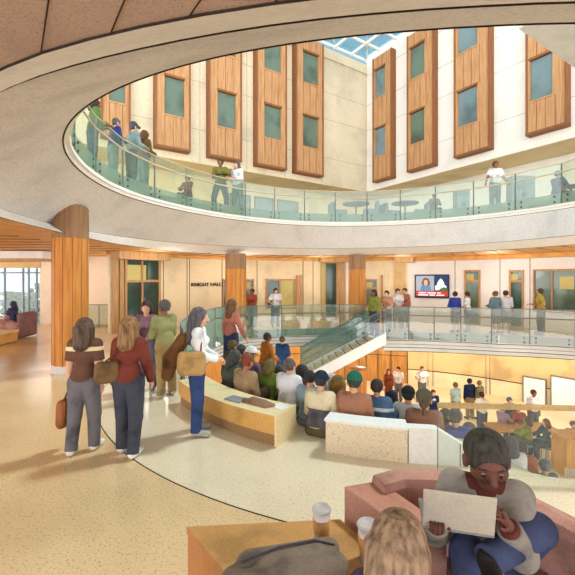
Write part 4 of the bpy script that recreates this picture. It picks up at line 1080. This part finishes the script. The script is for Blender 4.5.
GREY, NAVY, JEAN, KHAKI, DARK = (128,126,124), (52,66,104), (74,88,122), (178,150,104), (58,56,66)

B = SP
def face_c(x, y, dx=2.0, dy=3.0): return math.atan2(-(CX+dx-x), CY+dy-y)
# --- concourse, near
w1, j1 = SP('woman in brown top with cream stripe walking away past tall column', 84, 4.62, 0, 0.05, 319.5, arms=(ARMS['down'],ARMS['down']), legs='step', top=(124,86,70), bottom=(126,122,126), hair=(98,76,62), style='long', fem=True, shoe=(236,232,226), sleeve='short', yoke=((240,212,164),.235,.268), skin='light', vox=.0105)
w2, j2 = SP('woman in maroon top and slate jeans walking away beside striped top', 128.5, 4.55, 0, -0.03, 318, arms=(ARMS['swing'],ARMS['down']), legs=(LEGS['step'][1],LEGS['step'][0]), top=(138,66,52), bottom=(78,80,94), hair=(146,108,72), style='long', fem=True, shoe=(236,232,226), vox=.0105)
m1, j3 = SP('man in pale green shirt and khakis with crossed arms', 165.5, 6.75, 0, 0.95, 301, arms='cross', legs='shift', top=(176,172,112), bottom=(192,158,100), hair=(92,84,80), skin='brown', shoe=(214,204,190), vox=.014)
SP('woman in mauve sweater facing the viewer by the glazed double door', 147, 7.2, 0, PI+.12, 302, arms='front', legs='stand', top=(164,122,136), bottom=(128,126,148), hair=(76,52,50), style='bob', fem=True, shoe=(150,140,150), vox=.014)
w3, j4 = SP('woman in white blouse and blue jeans carrying bags by the bench', 197, 5.2, 0, -1.45, 309, arms='front', legs='shift', top=(238,236,236), bottom=(62,86,142), hair=(98,92,98), style='veil', fem=True, shoe=(196,190,180), vox=.0115)
SP('long haired woman in salmon top standing above the seated crowd', 231, 8.2, -.02, -.75, 300, arms=('out','out'), legs='step', top=(220,132,112), bottom=(72,76,112), hair=(120,84,52), style='long', fem=True, sleeve='long', vox=.014)
# --- concourse, far side
SP('person in rust red top behind the railing right of the second column', 252.5, 16.2, 0, PI-.5, 289, arms='front', top=(196,92,66), bottom=(110,150,150), hair=(60,44,40), skin='brown', sleeve='short')
SP('person in white top and navy trousers behind railing near lit window', 275.5, 16.4, 0, PI+.4, 288.5, arms=('hips','rail'), legs='shift', top=(236,228,226), bottom=(62,84,116), hair=(70,52,46), sleeve='short')
SP('woman in olive yellow top starting down the pale staircase', 374.5, 15.0, -.161, 2.3, 290, arms='down', legs='stand', top=(158,160,70), bottom=(70,84,96), hair=(52,50,46), skin='brown', fem=True, style='bob')
SP('man in peach shirt and dark slacks at the head of the stair', 387, 15.05, 0, 2.6, 291, arms='front', legs='stand', top=(232,160,120), bottom=(58,72,84), hair=(64,56,52), sleeve='short')
SP('person in white top left of the tan wall panel', 397.5, 16.0, 0, PI, 289, arms='front', top=(236,230,224), bottom=(132,126,120), hair=(72,56,48), sleeve='short')
SP('person in salmon top by the edge of the white screen wall', 405, 16.2, 0, PI-.6, 288.5, arms='down', top=(206,128,106), bottom=(140,132,122), hair=(70,54,48), fem=True)
SP('person in bright blue jacket leaning at railing right of the screen', 455.5, 14.75, 0, .1, 292, arms='rail', top=(58,72,168), bottom=(140,144,140), hair=(52,44,42), socks=True)
SP('person in white top and teal trousers before the right door', 468, 14.8, 0, .9, 292, arms='front', legs='shift', top=(236,232,230), bottom=(122,148,150), hair=(72,46,44), sleeve='short', fem=True)
SP('person in teal grey top in left of the pair at the railing', 496, 14.35, 0, .3, 291.5, arms='rail', top=(110,140,150), bottom=(128,136,138), hair=(112,84,56), socks=True)
SP('person in pale grey top in right of the pair at the railing', 506, 14.45, 0, -.2, 291, arms='rail', top=(206,204,208), bottom=(120,128,132), hair=(60,46,44), socks=True)
SP('person in mustard shirt leaning before the wide dark window', 541, 14.2, 0, 1.2, 289, arms=('rail','hips'), legs='shift', top=(186,172,70), bottom=(70,76,86), hair=(82,68,50), sleeve='short', skin='tan')
person('person in violet top sitting in the maroon armchair at far left', at(14,13.45), 13.45, .45, PI/2, h=1.62, arms='table', legs='sitlow', seat=1, top=(82,80,128), bottom=(200,150,140), hair=(62,58,80), style='bob', fem=True, sleeve='short', socks=True)
# --- upper gallery
UZ = 4.6
SP('dark haired visitor in green jacket, leftmost at the upper railing', 92.5, 8.42, UZ, -.9, 98.5, arms='rail', top=(102,140,70), bottom=(76,104,124), hair=(66,48,42), skin='brown', style='bob', lean=.1)
SP('visitor in royal blue jacket second from left at upper railing', 113, 9.45, UZ, -.8, 118, arms='rail', top=(52,70,142), bottom=(150,176,170), hair=(100,90,84), lean=.14)
SP('visitor in pale blue jacket with grey cap at the upper railing', 131.5, 10.1, UZ, -.7, 122.5, arms='rail', top=(150,178,174), bottom=(78,104,104), hair=(84,84,90), lean=.1, hat=((92,92,98),'cap'))
SP('visitor in brown olive top fourth at the upper railing', 143, 10.75, UZ, -.6, 130.5, arms='rail', top=(122,96,50), bottom=(140,170,160), hair=(104,66,46), fem=True, style='bob', lean=.1)
SP('visitor in olive and black shirt standing legs apart upstairs', 220.5, 13.75, UZ, PI, 158.5, arms=('rail','hips'), legs=(((.30,.05,-1),(.05,-.05,-1)),((.25,0,-1),(.05,-.03,-1))), top=(142,136,60), bottom=(76,108,130), hair=(64,48,38), skin='brown', sleeve='short', yoke=((64,74,48),.15,.20))
SP('long haired woman in white leaning on upper railing beside olive shirt', 238, 13.9, UZ, PI-.5, 162.5, arms='rail', legs='shift', top=(234,230,230), bottom=(132,164,170), hair=(104,88,82), style='long', fem=True, lean=.1)
def seat_stool(x, y, z, hgt, label, mat=M_seatU):
    root = empty('stool', (x,y,z), 0, label=label, cat='stool')
    mb = MB(); mb.lathe([(0,hgt-.002),(.20,hgt-.002),(.21,hgt-.03),(.19,hgt-.06),(0,hgt-.06)], mat, n=16); mb.build('seat', root)
    for k in range(4):
        t = PI/4+k*PI/2; mb = MB(); mb.tube([(.14*math.cos(t),.14*math.sin(t),hgt-.05),(.18*math.cos(t),.18*math.sin(t),0)], .014, M_steel, n=5); mb.build('leg', root)
def seated(label, px, Y, z, sh, yaw, py, stool, **kw):
    x = at(px, Y); h = max(1.45, min(1.92, (zat(py,Y)-z-sh)/.532)); seat_stool(x, Y, z, sh, stool)
    kw.setdefault('arms', 'table'); kw.setdefault('legs', 'sit')
    return person(label, x, Y, z+sh, yaw, h=h, seat=1, **kw)
seated('person in russet top seated upstairs beneath the leftmost bays', 188, 13.6, UZ, .45, PI-.4, 176, 'stool under the russet topped upper visitor', top=(140,86,66), bottom=(96,70,64), hair=(66,84,92))
SP('person in white shirt and grey slacks leaning on upper railing', 495, 13.25, UZ, PI, 162, arms=('out','out'), top=(240,238,236), bottom=(120,136,142), hair=(92,66,40), sleeve='short', skin='brown')
seated('dark seated figure in olive top whose head shows upstairs', 434, 15.6, UZ, .30, PI, 199, 'low stool under the olive topped upper figure', top=(116,108,66), bottom=(70,76,70), hair=(44,52,56), skin='dark')
seated('navy dressed figure seated at the upper right edge of the gallery', 557, 13.3, UZ, .48, -1.3, 171, 'stool under the navy figure at the upper right', top=(84,112,136), bottom=(66,92,122), hair=(70,92,110), skin='tan')
# --- the crowd on the steps
mb = MB()
SECT = ((256.1,266,-.2),(266.1,285,-.45),(285.1,300,-.95),(300.1,332,-1.5))
for a0, a1, dz in SECT:
    for ro, ri, z in TERR: arcblock(mb, ri, ro-.002, a0, a1, -3.898, z+dz, M_floorlo, top=M_floorin)
mb.build('floor_terrace_right', label='lower seating steps on the right flank of the well', cat='seating steps', kind=S)
def off_at(a):
    a = a % 360
    if 206 <= a <= 256.05: return 0.0
    for a0, a1, dz in SECT:
        if a0-.1 <= a <= a1: return dz
    return 0.0
FLOORSIT = (((.34,.80,.42),(-.30,.42,-.80)),((.34,.80,.42),(-.30,.42,-.80)))
TAKEN = []
def crowd(label, px, py, Y, stand=False, **kw):
    x = at(px, Y); r = math.hypot(x-CX, Y-CY); o = off_at(math.degrees(math.atan2(Y-CY, x-CX))); z = terr(min(r, 4.27))+o
    h = (zat(py,Y)-z)/(.985 if stand else .532); hc = max(1.42, min(1.95, h))
    for q in TAKEN:
        if math.hypot(x-q[0], Y-q[1]) < .38: print('NEAR', label[:50], q[2][:40], round(math.hypot(x-q[0], Y-q[1]),2))
    TAKEN.append((x, Y, label))
    if abs(hc-h) > .02: print('CROWD', label[:40], px, py, 'h', round(h,2), 'z', round(z,2), 'r', round(r,2))
    kw.setdefault('arms', 'lap'); yaw = kw.pop('yaw', face_c(x, Y)); kw.setdefault('lean', .14)
    inner = [q[1] for q in TERR if q[1] <= min(r,4.27) <= q[0]][0]
    kw.setdefault('legs', 'stand' if stand else ('sit' if r-inner < .30 else FLOORSIT))
    return person(label, x, Y, z, yaw, h=hc, seat=None if stand else 1, **kw)
crowd('seated person in dark green jacket at the left end of crowd', 226, 350.5, 6.5, top=(92,102,84), bottom=(52,62,88), hair=(78,80,76), style='bob', lean=.3)
crowd('seated person with red brown hair and tan jacket by the bench', 240, 354.5, 6.05, top=(196,160,118), bottom=(96,76,58), hair=(138,72,48), skin='tan', lean=.25, jacket=None)
crowd('seated person with olive hair at salmon woman\'s feet', 229.5, 341, 7.6, top=(112,100,64), bottom=(70,66,60), hair=(98,86,48))
crowd('seated person with dark grey hair in back row beside white cap', 238, 345.5, 7.25, top=(120,112,110), bottom=(70,66,60), hair=(74,70,72))
crowd('seated person in white cap near the orange topped standing person', 247.5, 348, 6.85, top=(140,112,128), bottom=(74,66,80), hair=(90,80,46), hat=((240,238,234),'cap'))
crowd('seated person in bright green shirt by the folded jacket', 266, 360, 6.3, top=(122,146,54), bottom=(84,92,50), hair=(118,104,58), style='bob', lean=.2)
crowd('standing person in orange top in the middle of the steps', 264.5, 333.5, 9.0, stand=True, top=(212,126,54), bottom=(122,96,56), hair=(74,52,44), skin='brown')
SP('standing person in deep blue top at the stair foot', 282, 13.5, -1.772, -.4, 337, arms='front', top=(44,76,124), bottom=(60,80,120), hair=(94,78,66))
crowd('seated person with brown skin behind the bright green shirt', 275.5, 366, 6.9, top=(176,112,80), bottom=(90,70,60), hair=(82,70,58), skin='brown')
crowd('seated person in white shirt near the right bench end', 286.5, 359.5, 5.95, top=(238,238,240), bottom=(140,144,150), hair=(104,92,88), sleeve='short')
crowd('seated person in brown top right of the white shirt', 299, 366, 6.5, top=(124,72,56), bottom=(80,60,56), hair=(66,56,54), skin='brown')
crowd('seated person in pale blue top left of the cream hood', 307.5, 372, 5.5, top=(150,172,184), bottom=(110,120,130), hair=(52,50,58))
crowd('seated person in cream hooded top and dark cap', 317.5, 374, 5.12, top=(232,214,176), bottom=(118,106,76), hair=(56,58,66), hat=((50,62,76),'cap'), yoke=((124,120,130),.02,.17), lean=.2)
crowd('seated person in grey white hood behind the cream hooded one', 329, 375, 6.45, top=(214,216,214), bottom=(140,140,140), hair=(200,202,200), style='bob')
crowd('seated person with ochre hair in a tan top', 336, 377, 5.85, top=(178,136,86), bottom=(120,90,60), hair=(136,104,44), style='bob', skin='tan')
crowd('seated person in green cap and peach top behind the low wall', 352, 375, 4.95, top=(202,138,106), bottom=(112,66,52), hair=(60,70,60), hat=((48,122,98),'cap'), yoke=((108,66,54),-.02,.10), lean=.2)
crowd('seated person in blue white striped top behind low wall', 376, 381, 5.08, top=(88,120,160), bottom=(80,96,130), hair=(58,46,42), yoke=((206,216,226),.19,.225))
crowd('seated dark haired person between striped top and black cap', 391, 392, 6.0, top=(60,58,62), bottom=(60,58,62), hair=(42,40,42), skin='dark')
crowd('seated person in pale grey shirt and black cap', 408, 389, 5.3, top=(214,212,214), bottom=(130,130,136), hair=(50,50,52), hat=((52,54,60),'cap'))
crowd('seated ponytailed person in dusty pink top and olive cap', 424, 392.5, 4.9, top=(180,128,104), bottom=(110,80,66), hair=(108,86,66), style='tail', hat=((112,104,84),'cap'))
crowd('seated dark haired person left of the periwinkle shirt', 446.5, 411, 5.9, top=(54,58,70), bottom=(54,58,70), hair=(50,52,54), skin='dark')
crowd('seated person in periwinkle blue shirt at the parapet', 456, 411, 5.1, top=(86,100,176), bottom=(64,70,110), hair=(78,78,76))
crowd('seated person with olive brown hair right of periwinkle shirt', 470.5, 425, 5.5, top=(120,116,84), bottom=(84,80,60), hair=(96,88,60))
crowd('seated dark haired person in white top on lower right steps', 513, 439, 6.0, top=(230,228,226), bottom=(110,104,100), hair=(66,74,84), style='bob')
crowd('seated person in orange top leaning on lower right steps', 531, 446, 7.0, top=(218,118,76), bottom=(120,70,50), hair=(60,54,54), lean=.4)
crowd('seated person with slate grey hair on lower right steps', 548, 462, 6.5, top=(126,130,142), bottom=(90,92,100), hair=(108,112,124))
# --- lower hall
LZ = -3.9
def lower(label, px, py, yaw=PI, h=1.7, **kw):
    Y = (CAMZ-LZ-h*.985)*FPX/(py-HOR); return person(label, at(px,Y), Y, LZ, yaw, h=h, **kw)
lower('person dressed all in russet against the lower wood wall', 388.5, 369, h=1.66, top=(160,80,54), bottom=(132,72,48), hair=(126,70,44), fem=True, style='long', yaw=PI)
lower('person in white top and grey slacks beside the russet figure', 398.5, 367, top=(238,236,234), bottom=(128,126,130), hair=(74,52,42), sleeve='short', yaw=PI-.6)
lower('person in white tee and grey slacks alone before the lower wall', 422, 366.5, top=(240,238,236), bottom=(124,124,130), hair=(100,66,44), sleeve='short', arms='hips')
ndot, _ = lower('person in navy tee with white dot on its front', 433, 390, h=1.55, top=(38,62,112), bottom=(60,66,90), hair=(86,62,44), sleeve='short')
mb = MB(); mb.lathe([(0,.008),(.07,.008),(.075,0)], wash('dot_white', (240,238,234), amt=.02, grain=0), n=16); dt = mb.build('shirt_emblem', ndot); dt.location = (0,.135,1.16); dt.rotation_euler = (-PI/2-.05,0,0)
lower('person in pale teal tee and khakis in the lower hall', 456, 383, top=(178,204,196), bottom=(176,146,96), hair=(120,100,74), sleeve='short', yaw=.3)
lower('person in dark navy shirt and khakis in the lower hall', 470, 379, h=1.74, top=(42,58,100), bottom=(180,150,98), hair=(44,44,56), skin='brown', yaw=.2)
lower('person in dull green top behind the dark navy shirt', 480, 381, h=1.66, top=(124,124,84), bottom=(150,126,88), hair=(150,116,70), yaw=.5)
lower('person in cream top and dark jeans right of navy shirt', 482, 392.5, top=(240,230,208), bottom=(72,80,104), hair=(74,44,38), sleeve='short', yaw=.1, arms='hips', fem=True)
lower('man in white shirt and grey slacks standing beside the table', 533, 390, h=1.74, top=(242,242,244), bottom=(112,116,124), hair=(84,50,40), sleeve='short', skin='brown', yaw=PI)
def low_seated(label, px, py, yaw, stool, **kw):
    Y = (CAMZ-LZ-.46-.90)*FPX/(py-HOR); return seated(label, px, Y, LZ, .46, yaw, py, stool, **kw)
low_seated('person in lilac top seated at the left end of the table', 502, 405.5, -1.2, 'stool under the lilac topped person', top=(186,150,172), bottom=(120,100,120), hair=(150,140,140))
lower('person in blue top standing behind the lilac topped person', 509, 397.5, h=1.6, top=(70,106,160), bottom=(70,80,110), hair=(104,112,124), yaw=PI)
low_seated('person in orange red top seated behind the table', 518, 405, PI-.4, 'stool under the orange red topped person', top=(218,108,62), bottom=(120,70,60), hair=(56,44,44))
low_seated('person in lime green top seated near the front of the table', 528.5, 417, .9, 'stool under the lime green topped person', top=(150,164,62), bottom=(96,100,60), hair=(82,60,48), style='bob', fem=True)
low_seated('person in dark teal top seated at the right end of table', 547, 419, 1.5, 'stool under the dark teal topped person', top=(44,98,112), bottom=(60,70,90), hair=(132,82,54), style='bob', fem=True)
low_seated('person in salmon top seated behind the oak counter', 573, 421, PI-.3, 'stool behind the oak counter', top=(212,150,130), bottom=(110,90,90), hair=(126,84,60))
# ================================================================== FOREGROUND
def seatpoly():
    root = empty('lounge_sofa', (1.2,2.3,0), 0, label='maroon curved lounge sofa holding the man with the laptop', cat='sofa')
    o = (1.2, 2.3)
    L = lambda p: (p[0]-o[0], p[1]-o[1])
    arm = [(.41,2.68),(.72,2.20),(.955,2.24),(.68,2.76)]
    mb = MB(); mb.prism([L(p) for p in arm], .03, .65, wash('sofa_top', (190,136,114), amt=.14, scale=2.6, grain=.07, gscale=70), side=M_sofa); mb.build('armrest', root)
    outer = [(.62,2.74),(.82,2.84),(1.10,2.84),(1.40,2.70),(1.64,2.46),(1.80,2.14),(1.86,1.80),(1.86,1.45)]
    inner = [(.68,2.58),(.84,2.65),(1.06,2.64),(1.30,2.53),(1.49,2.34),(1.61,2.08),(1.66,1.78),(1.66,1.45)]
    mb = MB(); n = len(outer); vs = []; fs = []
    for (a, b) in zip(outer, inner):
        a, b = L(a), L(b); m = ((a[0]+b[0])/2, (a[1]+b[1])/2)
        for p, z in ((a,.03),(a,.66),((a[0]*.8+m[0]*.2,a[1]*.8+m[1]*.2),.71),(m,.725),((b[0]*.8+m[0]*.2,b[1]*.8+m[1]*.2),.71),(b,.66),(b,.03)): vs.append((p[0],p[1],z))
    for i in range(n-1):
        for k in range(6): fs.append((7*i+k, 7*i+7+k, 7*i+8+k, 7*i+k+1))
    fs += [tuple(range(6,-1,-1)), tuple(7*(n-1)+k for k in range(7))]
    mb.add(vs, fs, M_sofa); mb.build('backrest', root)
    mb = MB(); mb.prism([L(p) for p in [(.67,2.58),(.83,2.65),(1.06,2.63),(1.29,2.52),(1.48,2.33),(1.60,2.08),(1.65,1.78),(1.65,1.50),(1.06,1.74),(.965,2.24)]], .05, .395, M_sofain); mb.build('seat_cushion', root)
    return root
seatpoly()
HX, HY, HZ, HYAW = 1.18, 2.24, .35, 2.72
man, mj = person('man in grey jacket working on a laptop on the maroon sofa', HX, HY, HZ, HYAW, h=1.68, seat=1, hs=1.16, lean=.16, head=(.20,.20), face=True, vox=.0075,
   top=(120,62,54), bottom=(78,88,126), hair=(62,58,50), skin='dark', jacket=(168,158,148), shoe=(60,56,60), curl=.75,
   legs=(((.04,.80,.62),(-.02,.42,-.95)),((.40,.42,.84),(-.95,.30,-.30))), legto={1:((1.37,1.93,.91),(.80,1.72,.78))}, reach={0:(.77,1.93,.88),1:(1.085,1.84,.93)})
lap = empty('laptop', (.84,1.84,.90), math.radians(-14), label='beige open laptop on the lap of the seated man', cat='laptop')
M_lap = wash('laptop_shell', (196,186,168), rough=.5, amt=.06, scale=4, grain=.04)
R1 = Matrix.Rotation(.22, 4, 'X')
mb = MB(); mb.bev((-.165,0,0),(.165,.012,.215), M_lap, .005, R1); mb.build('screen_lid', lap)
mb = MB(); mb.bev((-.165,0.0,-.012),(.165,.215,.004), wash('laptop_base', (150,146,142), amt=.05), .005, Matrix.Rotation(.10, 4, 'X')); mb.build('keyboard_base', lap)
mb = MB(); mb.box((-.155,.0125,.012),(.155,.0135,.205), wash('laptop_display', (210,220,230), emit=.3), R1); mb.build('display', lap)
root = empty('ottoman', (.435,1.47,0), 0, label='low plum ottoman under the light haired foreground person', cat='ottoman')
mb = MB(); mb.lathe([(0,.24),(.24,.24),(.27,.21),(.27,.05),(.25,.02)], M_sofain, n=28); mb.build('cushion', root)
mb = MB(); mb.lathe([(.22,.03),(.22,0),(0,0)], M_niche, n=28); mb.build('foot', root)
person('light haired person in purple top seen from behind in the foreground', .435, 1.50, .242, -.45, h=1.66, hs=1.1, seat=1, lean=.12, head=(.1,-.1), vox=.0085, top=(104,90,120), bottom=(70,66,84), hair=(156,128,102), style='bob', sleeve='short', fem=True, arms=('table','lap'), legs=(((.10,.80,-.12),(.02,-.55,-.9)),((.10,.80,-.12),(.02,-.55,-.9))))
# soft bag on the table
F = Field(.010)
for a, b, ra, rb in (((-.20,-.10,.05),(.24,-.02,.06),.075,.07),((-.16,.06,.05),(.24,.12,.05),.07,.06),((-.22,-.16,.04),(-.24,-.02,.04),.06,.06),((-.05,.0,.07),(.16,.05,.08),.07,.06)): F.rc(a, b, ra, rb, .05)
F.cut((0,0,0.001), (0,0,-1))
bag = put('soft_bag', F.mesh(), wash('bag_taupe', (128,114,100), amt=.24, scale=5, grain=.07, gscale=70)); bag.location = (-.02,2.10,TZ); bag.rotation_euler = (0,0,.12); bag.scale = (1.18,1.05,1.1)
tag(bag, 'soft grey brown bag lying on the low table', 'bag')
mb = MB(); mb.tube([(-.24,-.13,.05),(-.31,-.18,.03),(-.30,-.10,.03),(-.25,-.02,.06)], .016, wash('bag_strap', (66,62,72), amt=.1), n=8); mb.build('strap', bag)
mb = MB(); mb.tube([(-.20,-.02,.125),(-.02,.03,.150),(.16,.06,.148),(.26,.06,.115)], .006, wash('bag_strap', (66,62,72)), n=6); mb.build('zip', bag)
# bags of the standing women
def softbag(name, loc, yaw, size, mat, label, strap=None, cat='bag', flap=None):
    sx, sy, sz = size; F = Field(.011); r = sy*.48
    for q_ in range(9):
        zz = r+(sz-2*r)*q_/8; F.rc((-sx/2+r,0,zz),(sx/2-r,0,zz), r*(1.0-.02*q_), r*(1.0-.02*q_), .04)
    b = put(name, F.mesh(), mat); b.location = loc; b.rotation_euler = (0,0,yaw); tag(b, label, cat)
    if strap:
        mb = MB(); mb.tube([tuple((Matrix.Rotation(-yaw, 4, 'Z') @ (Vector(p)-Vector(loc)))) for p in strap], .011, wash('bag_leather', (96,62,36), amt=.1), n=7); mb.build('strap', b)
    mb = MB(); mb.bev((-sx*.36,-r-.012,sz*.45),(sx*.36,-r+.004,sz*.93), mat, .006); mb.build('flap', b)
    return b
M_tote = wash('tote_brown', (160,98,58), amt=.18, scale=6, grain=.05); M_sat = wash('satchel_tan', (186,148,92), amt=.16, scale=6, grain=.05); M_olive = wash('bag_olive', (120,92,56), amt=.18, scale=6, grain=.05)
p = j1['wr',1]; softbag('tote_bag', (p.x-.03,p.y-.0,p.z-.50), PI/2-.25, (.30,.10,.36), M_tote, 'brown tote bag hanging from the striped woman\'s left hand', strap=[(p.x-.03,p.y-.08,p.z-.16),(p.x-.01,p.y-.02,p.z-.05),(p.x-.03,p.y+.08,p.z-.16)])
p = j2['hip',1]; s_ = j2['sh',1]; softbag('shoulder_bag', (p.x-.13,p.y-.10,p.z+.02), .5, (.26,.11,.27), M_olive, 'olive brown shoulder bag at the maroon topped woman\'s left side', strap=[(p.x-.16,p.y-.10,p.z+.27),(s_.x+.02,s_.y-.10,s_.z-.10),(s_.x+.03,s_.y-.03,s_.z+.075),(s_.x-.0,s_.y+.10,s_.z-.1)])
p = j4['hip',0]; s_ = j4['sh',0]; softbag('satchel', (p.x-.02,p.y-.17,p.z-.05), .08, (.36,.13,.33), M_sat, 'tan satchel at the hip of the white bloused woman', strap=[(p.x+.10,p.y-.16,p.z+.26),(s_.x+.06,s_.y-.06,s_.z-.10),(s_.x-.02,s_.y+.02,s_.z+.085),(s_.x-.12,s_.y+.06,s_.z-.1),(p.x-.15,p.y-.15,p.z+.26)])
F = Field(.011); b0 = j4['sh',0]
F.rc((0,0,0),(-.16,.02,-.30),.075,.12,.05); F.rc((-.16,.02,-.30),(-.22,.02,-.52),.115,.085,.05)
bp = put('backpack', F.mesh(), wash('pack_brown', (122,82,44), amt=.24, scale=6, grain=.05)); bp.location = (b0.x-.24,b0.y+.12,b0.z-.08); tag(bp, 'long brown pack slung on the white bloused woman\'s back', 'backpack')
mb = MB(); mb.tube([(.02,-.02,.06),(.14,-.03,.17),(.24,-.06,.12),(.24,-.06,-.12),(.05,-.02,-.30)], .014, M_sat, n=7); mb.build('strap', bp)
# things left on the curved bench
def onbench(px, py): Y = FPX*(CAMZ-.392)/(py-HOR); return at(px,Y), Y
x, y = onbench(258, 404.0)
F = Field(.010)
for a, b, r in (((-.22,0,.0),(.16,-.05,.0),.055),((-.05,.07,.0),(.22,.02,.0),.05),((-.1,.03,.02),(.1,0,.02),.055)): F.rc(a, b, r, r*.9, .05)
F.cut((0,0,0),(0,0,-1)); jk = put('folded_jacket', F.mesh(), wash('jacket_taupe', (146,112,90), amt=.22, scale=7, grain=.05)); jk.location = (x,y,.391); jk.rotation_euler = (0,0,-.5); tag(jk, 'taupe jacket dropped in a heap on the curved bench', 'jacket')
x, y = onbench(236, 399.5)
pp = MB(); pp.bev((-.15,-.10,0),(.15,.10,.018), wash('folder_grey', (150,150,154), amt=.1), .006); pf = pp.build('folder'); pf.location = (x,y,.391); pf.rotation_euler = (0,0,-.6); tag(pf, 'flat grey folder lying on the curved bench', 'folder')


x, y = onbench(280, 406.5)
pp = MB(); pp.bev((-.11,-.08,0),(.11,.08,.006), wash('paper_white', (240,238,232), amt=.03, grain=.02), .002); pf = pp.build('paper_sheet'); pf.location = (x,y,.391); pf.rotation_euler = (0,0,-.9); tag(pf, 'white paper sheet lying at the right end of the bench', 'paper')
# ================================================================== LIGHT AND CAMERA
sc = bpy.context.scene
w = bpy.data.worlds.new('sky'); sc.world = w; w.use_nodes = True
nt = w.node_tree; n = nt.nodes; l = nt.links
tc = n.new('ShaderNodeTexCoord'); sx = n.new('ShaderNodeSeparateXYZ'); l.new(tc.outputs['Generated'], sx.inputs[0])
rp = n.new('ShaderNodeValToRGB'); e = rp.color_ramp.elements
e[0].position = 0.0; e[0].color = (2.9,2.9,2.9,1); e[1].position = 1.0; e[1].color = (0.12,0.27,0.40,1)
a = e.new(0.06); a.color = (3.1,3.12,3.15,1); a = e.new(0.30); a.color = (1.3,1.35,1.4,1); a = e.new(0.55); a.color = (0.19,0.36,0.46,1)
l.new(sx.outputs['Z'], rp.inputs['Fac'])
my = n.new('ShaderNodeMapRange'); my.inputs['From Min'].default_value = -0.1; my.inputs['From Max'].default_value = 0.45; l.new(sx.outputs['Y'], my.inputs['Value'])
mz = n.new('ShaderNodeMix'); mz.data_type = 'RGBA'; l.new(my.outputs['Result'], mz.inputs['Factor']); l.new(rp.outputs['Color'], mz.inputs['A'])
r2_ = n.new('ShaderNodeValToRGB'); e2 = r2_.color_ramp.elements; e2[0].position = 0.0; e2[0].color = (0.62,0.72,0.80,1); e2[1].position = 0.5; e2[1].color = (0.19,0.36,0.46,1); l.new(sx.outputs['Z'], r2_.inputs['Fac'])
l.new(r2_.outputs['Color'], mz.inputs['B']); l.new(mz.outputs['Result'], n['Background'].inputs['Color']); n['Background'].inputs['Strength'].default_value = 1.0
def lamp(kind, name, loc, energy, col=(1,0.95,0.86), size=0.3, rot=None, **kw):
    d = bpy.data.lights.new(name, kind); d.energy = energy; d.color = col
    if kind == 'AREA': d.shape = 'DISK'; d.size = size
    elif kind == 'SUN': d.angle = size
    else: d.shadow_soft_size = size
    o = bpy.data.objects.new(name, d); C.objects.link(o); o.location = loc
    if rot: o.rotation_euler = rot
    return o
lamp('SUN', 'sunlight', (0,0,30), 2.2, (1,0.96,0.90), size=math.radians(7), rot=Vector((-.5,-.32,-1)).to_track_quat('-Z','Y').to_euler())
for a in (20, 45, 70, 95, 120, 145): lamp('POINT', 'gallery_fill', (CX+8.6*math.cos(math.radians(a)), CY+8.6*math.sin(math.radians(a)), 2.6), 31, (1,0.99,0.975), size=0.5)  # added fill under the maple ceiling, no fixture built
for a in (20, 40, 60, 80, 100, 125): lamp('POINT', 'lower_hall_fill', (CX+10.6*math.cos(math.radians(a)), CY+10.6*math.sin(math.radians(a)), -1.5), 85, (1,0.97,0.92), size=0.4)  # added fill brightening the lower hall wall and floor, no fitting
for a in (10, 70, 130): lamp('POINT', 'lower_hall_fill', (CX+4.5*math.cos(math.radians(a)), CY+4.5*math.sin(math.radians(a)), -2.0), 30, (1,0.97,0.92), size=0.4)  # more added fill in the middle of the well, without a fitting
for x, y in ((-7,15.8),(-10,15.6)): lamp('POINT', 'lounge_fill', (x,y,2.3), 22, (1,0.96,0.9), size=0.8)  # added fill for the far left lounge, source invented
cam = bpy.data.cameras.new('camera'); co = bpy.data.objects.new('camera', cam); C.objects.link(co)
co.location = (0,0,CAMZ); co.rotation_euler = (PI/2,0,0)
cam.sensor_width = 36; cam.sensor_fit = 'HORIZONTAL'; cam.lens = 36*FPX/575; cam.shift_y = -(287.5-HOR)/575; cam.clip_start = 0.05
sc.camera = co
vs_ = sc.view_settings; vs_.view_transform = 'Standard'; vs_.look = 'None'; vs_.gamma = 1; vs_.use_curve_mapping = False; vs_.exposure = 0.7
sc.cycles.max_bounces = 8; sc.cycles.transparent_max_bounces = 24
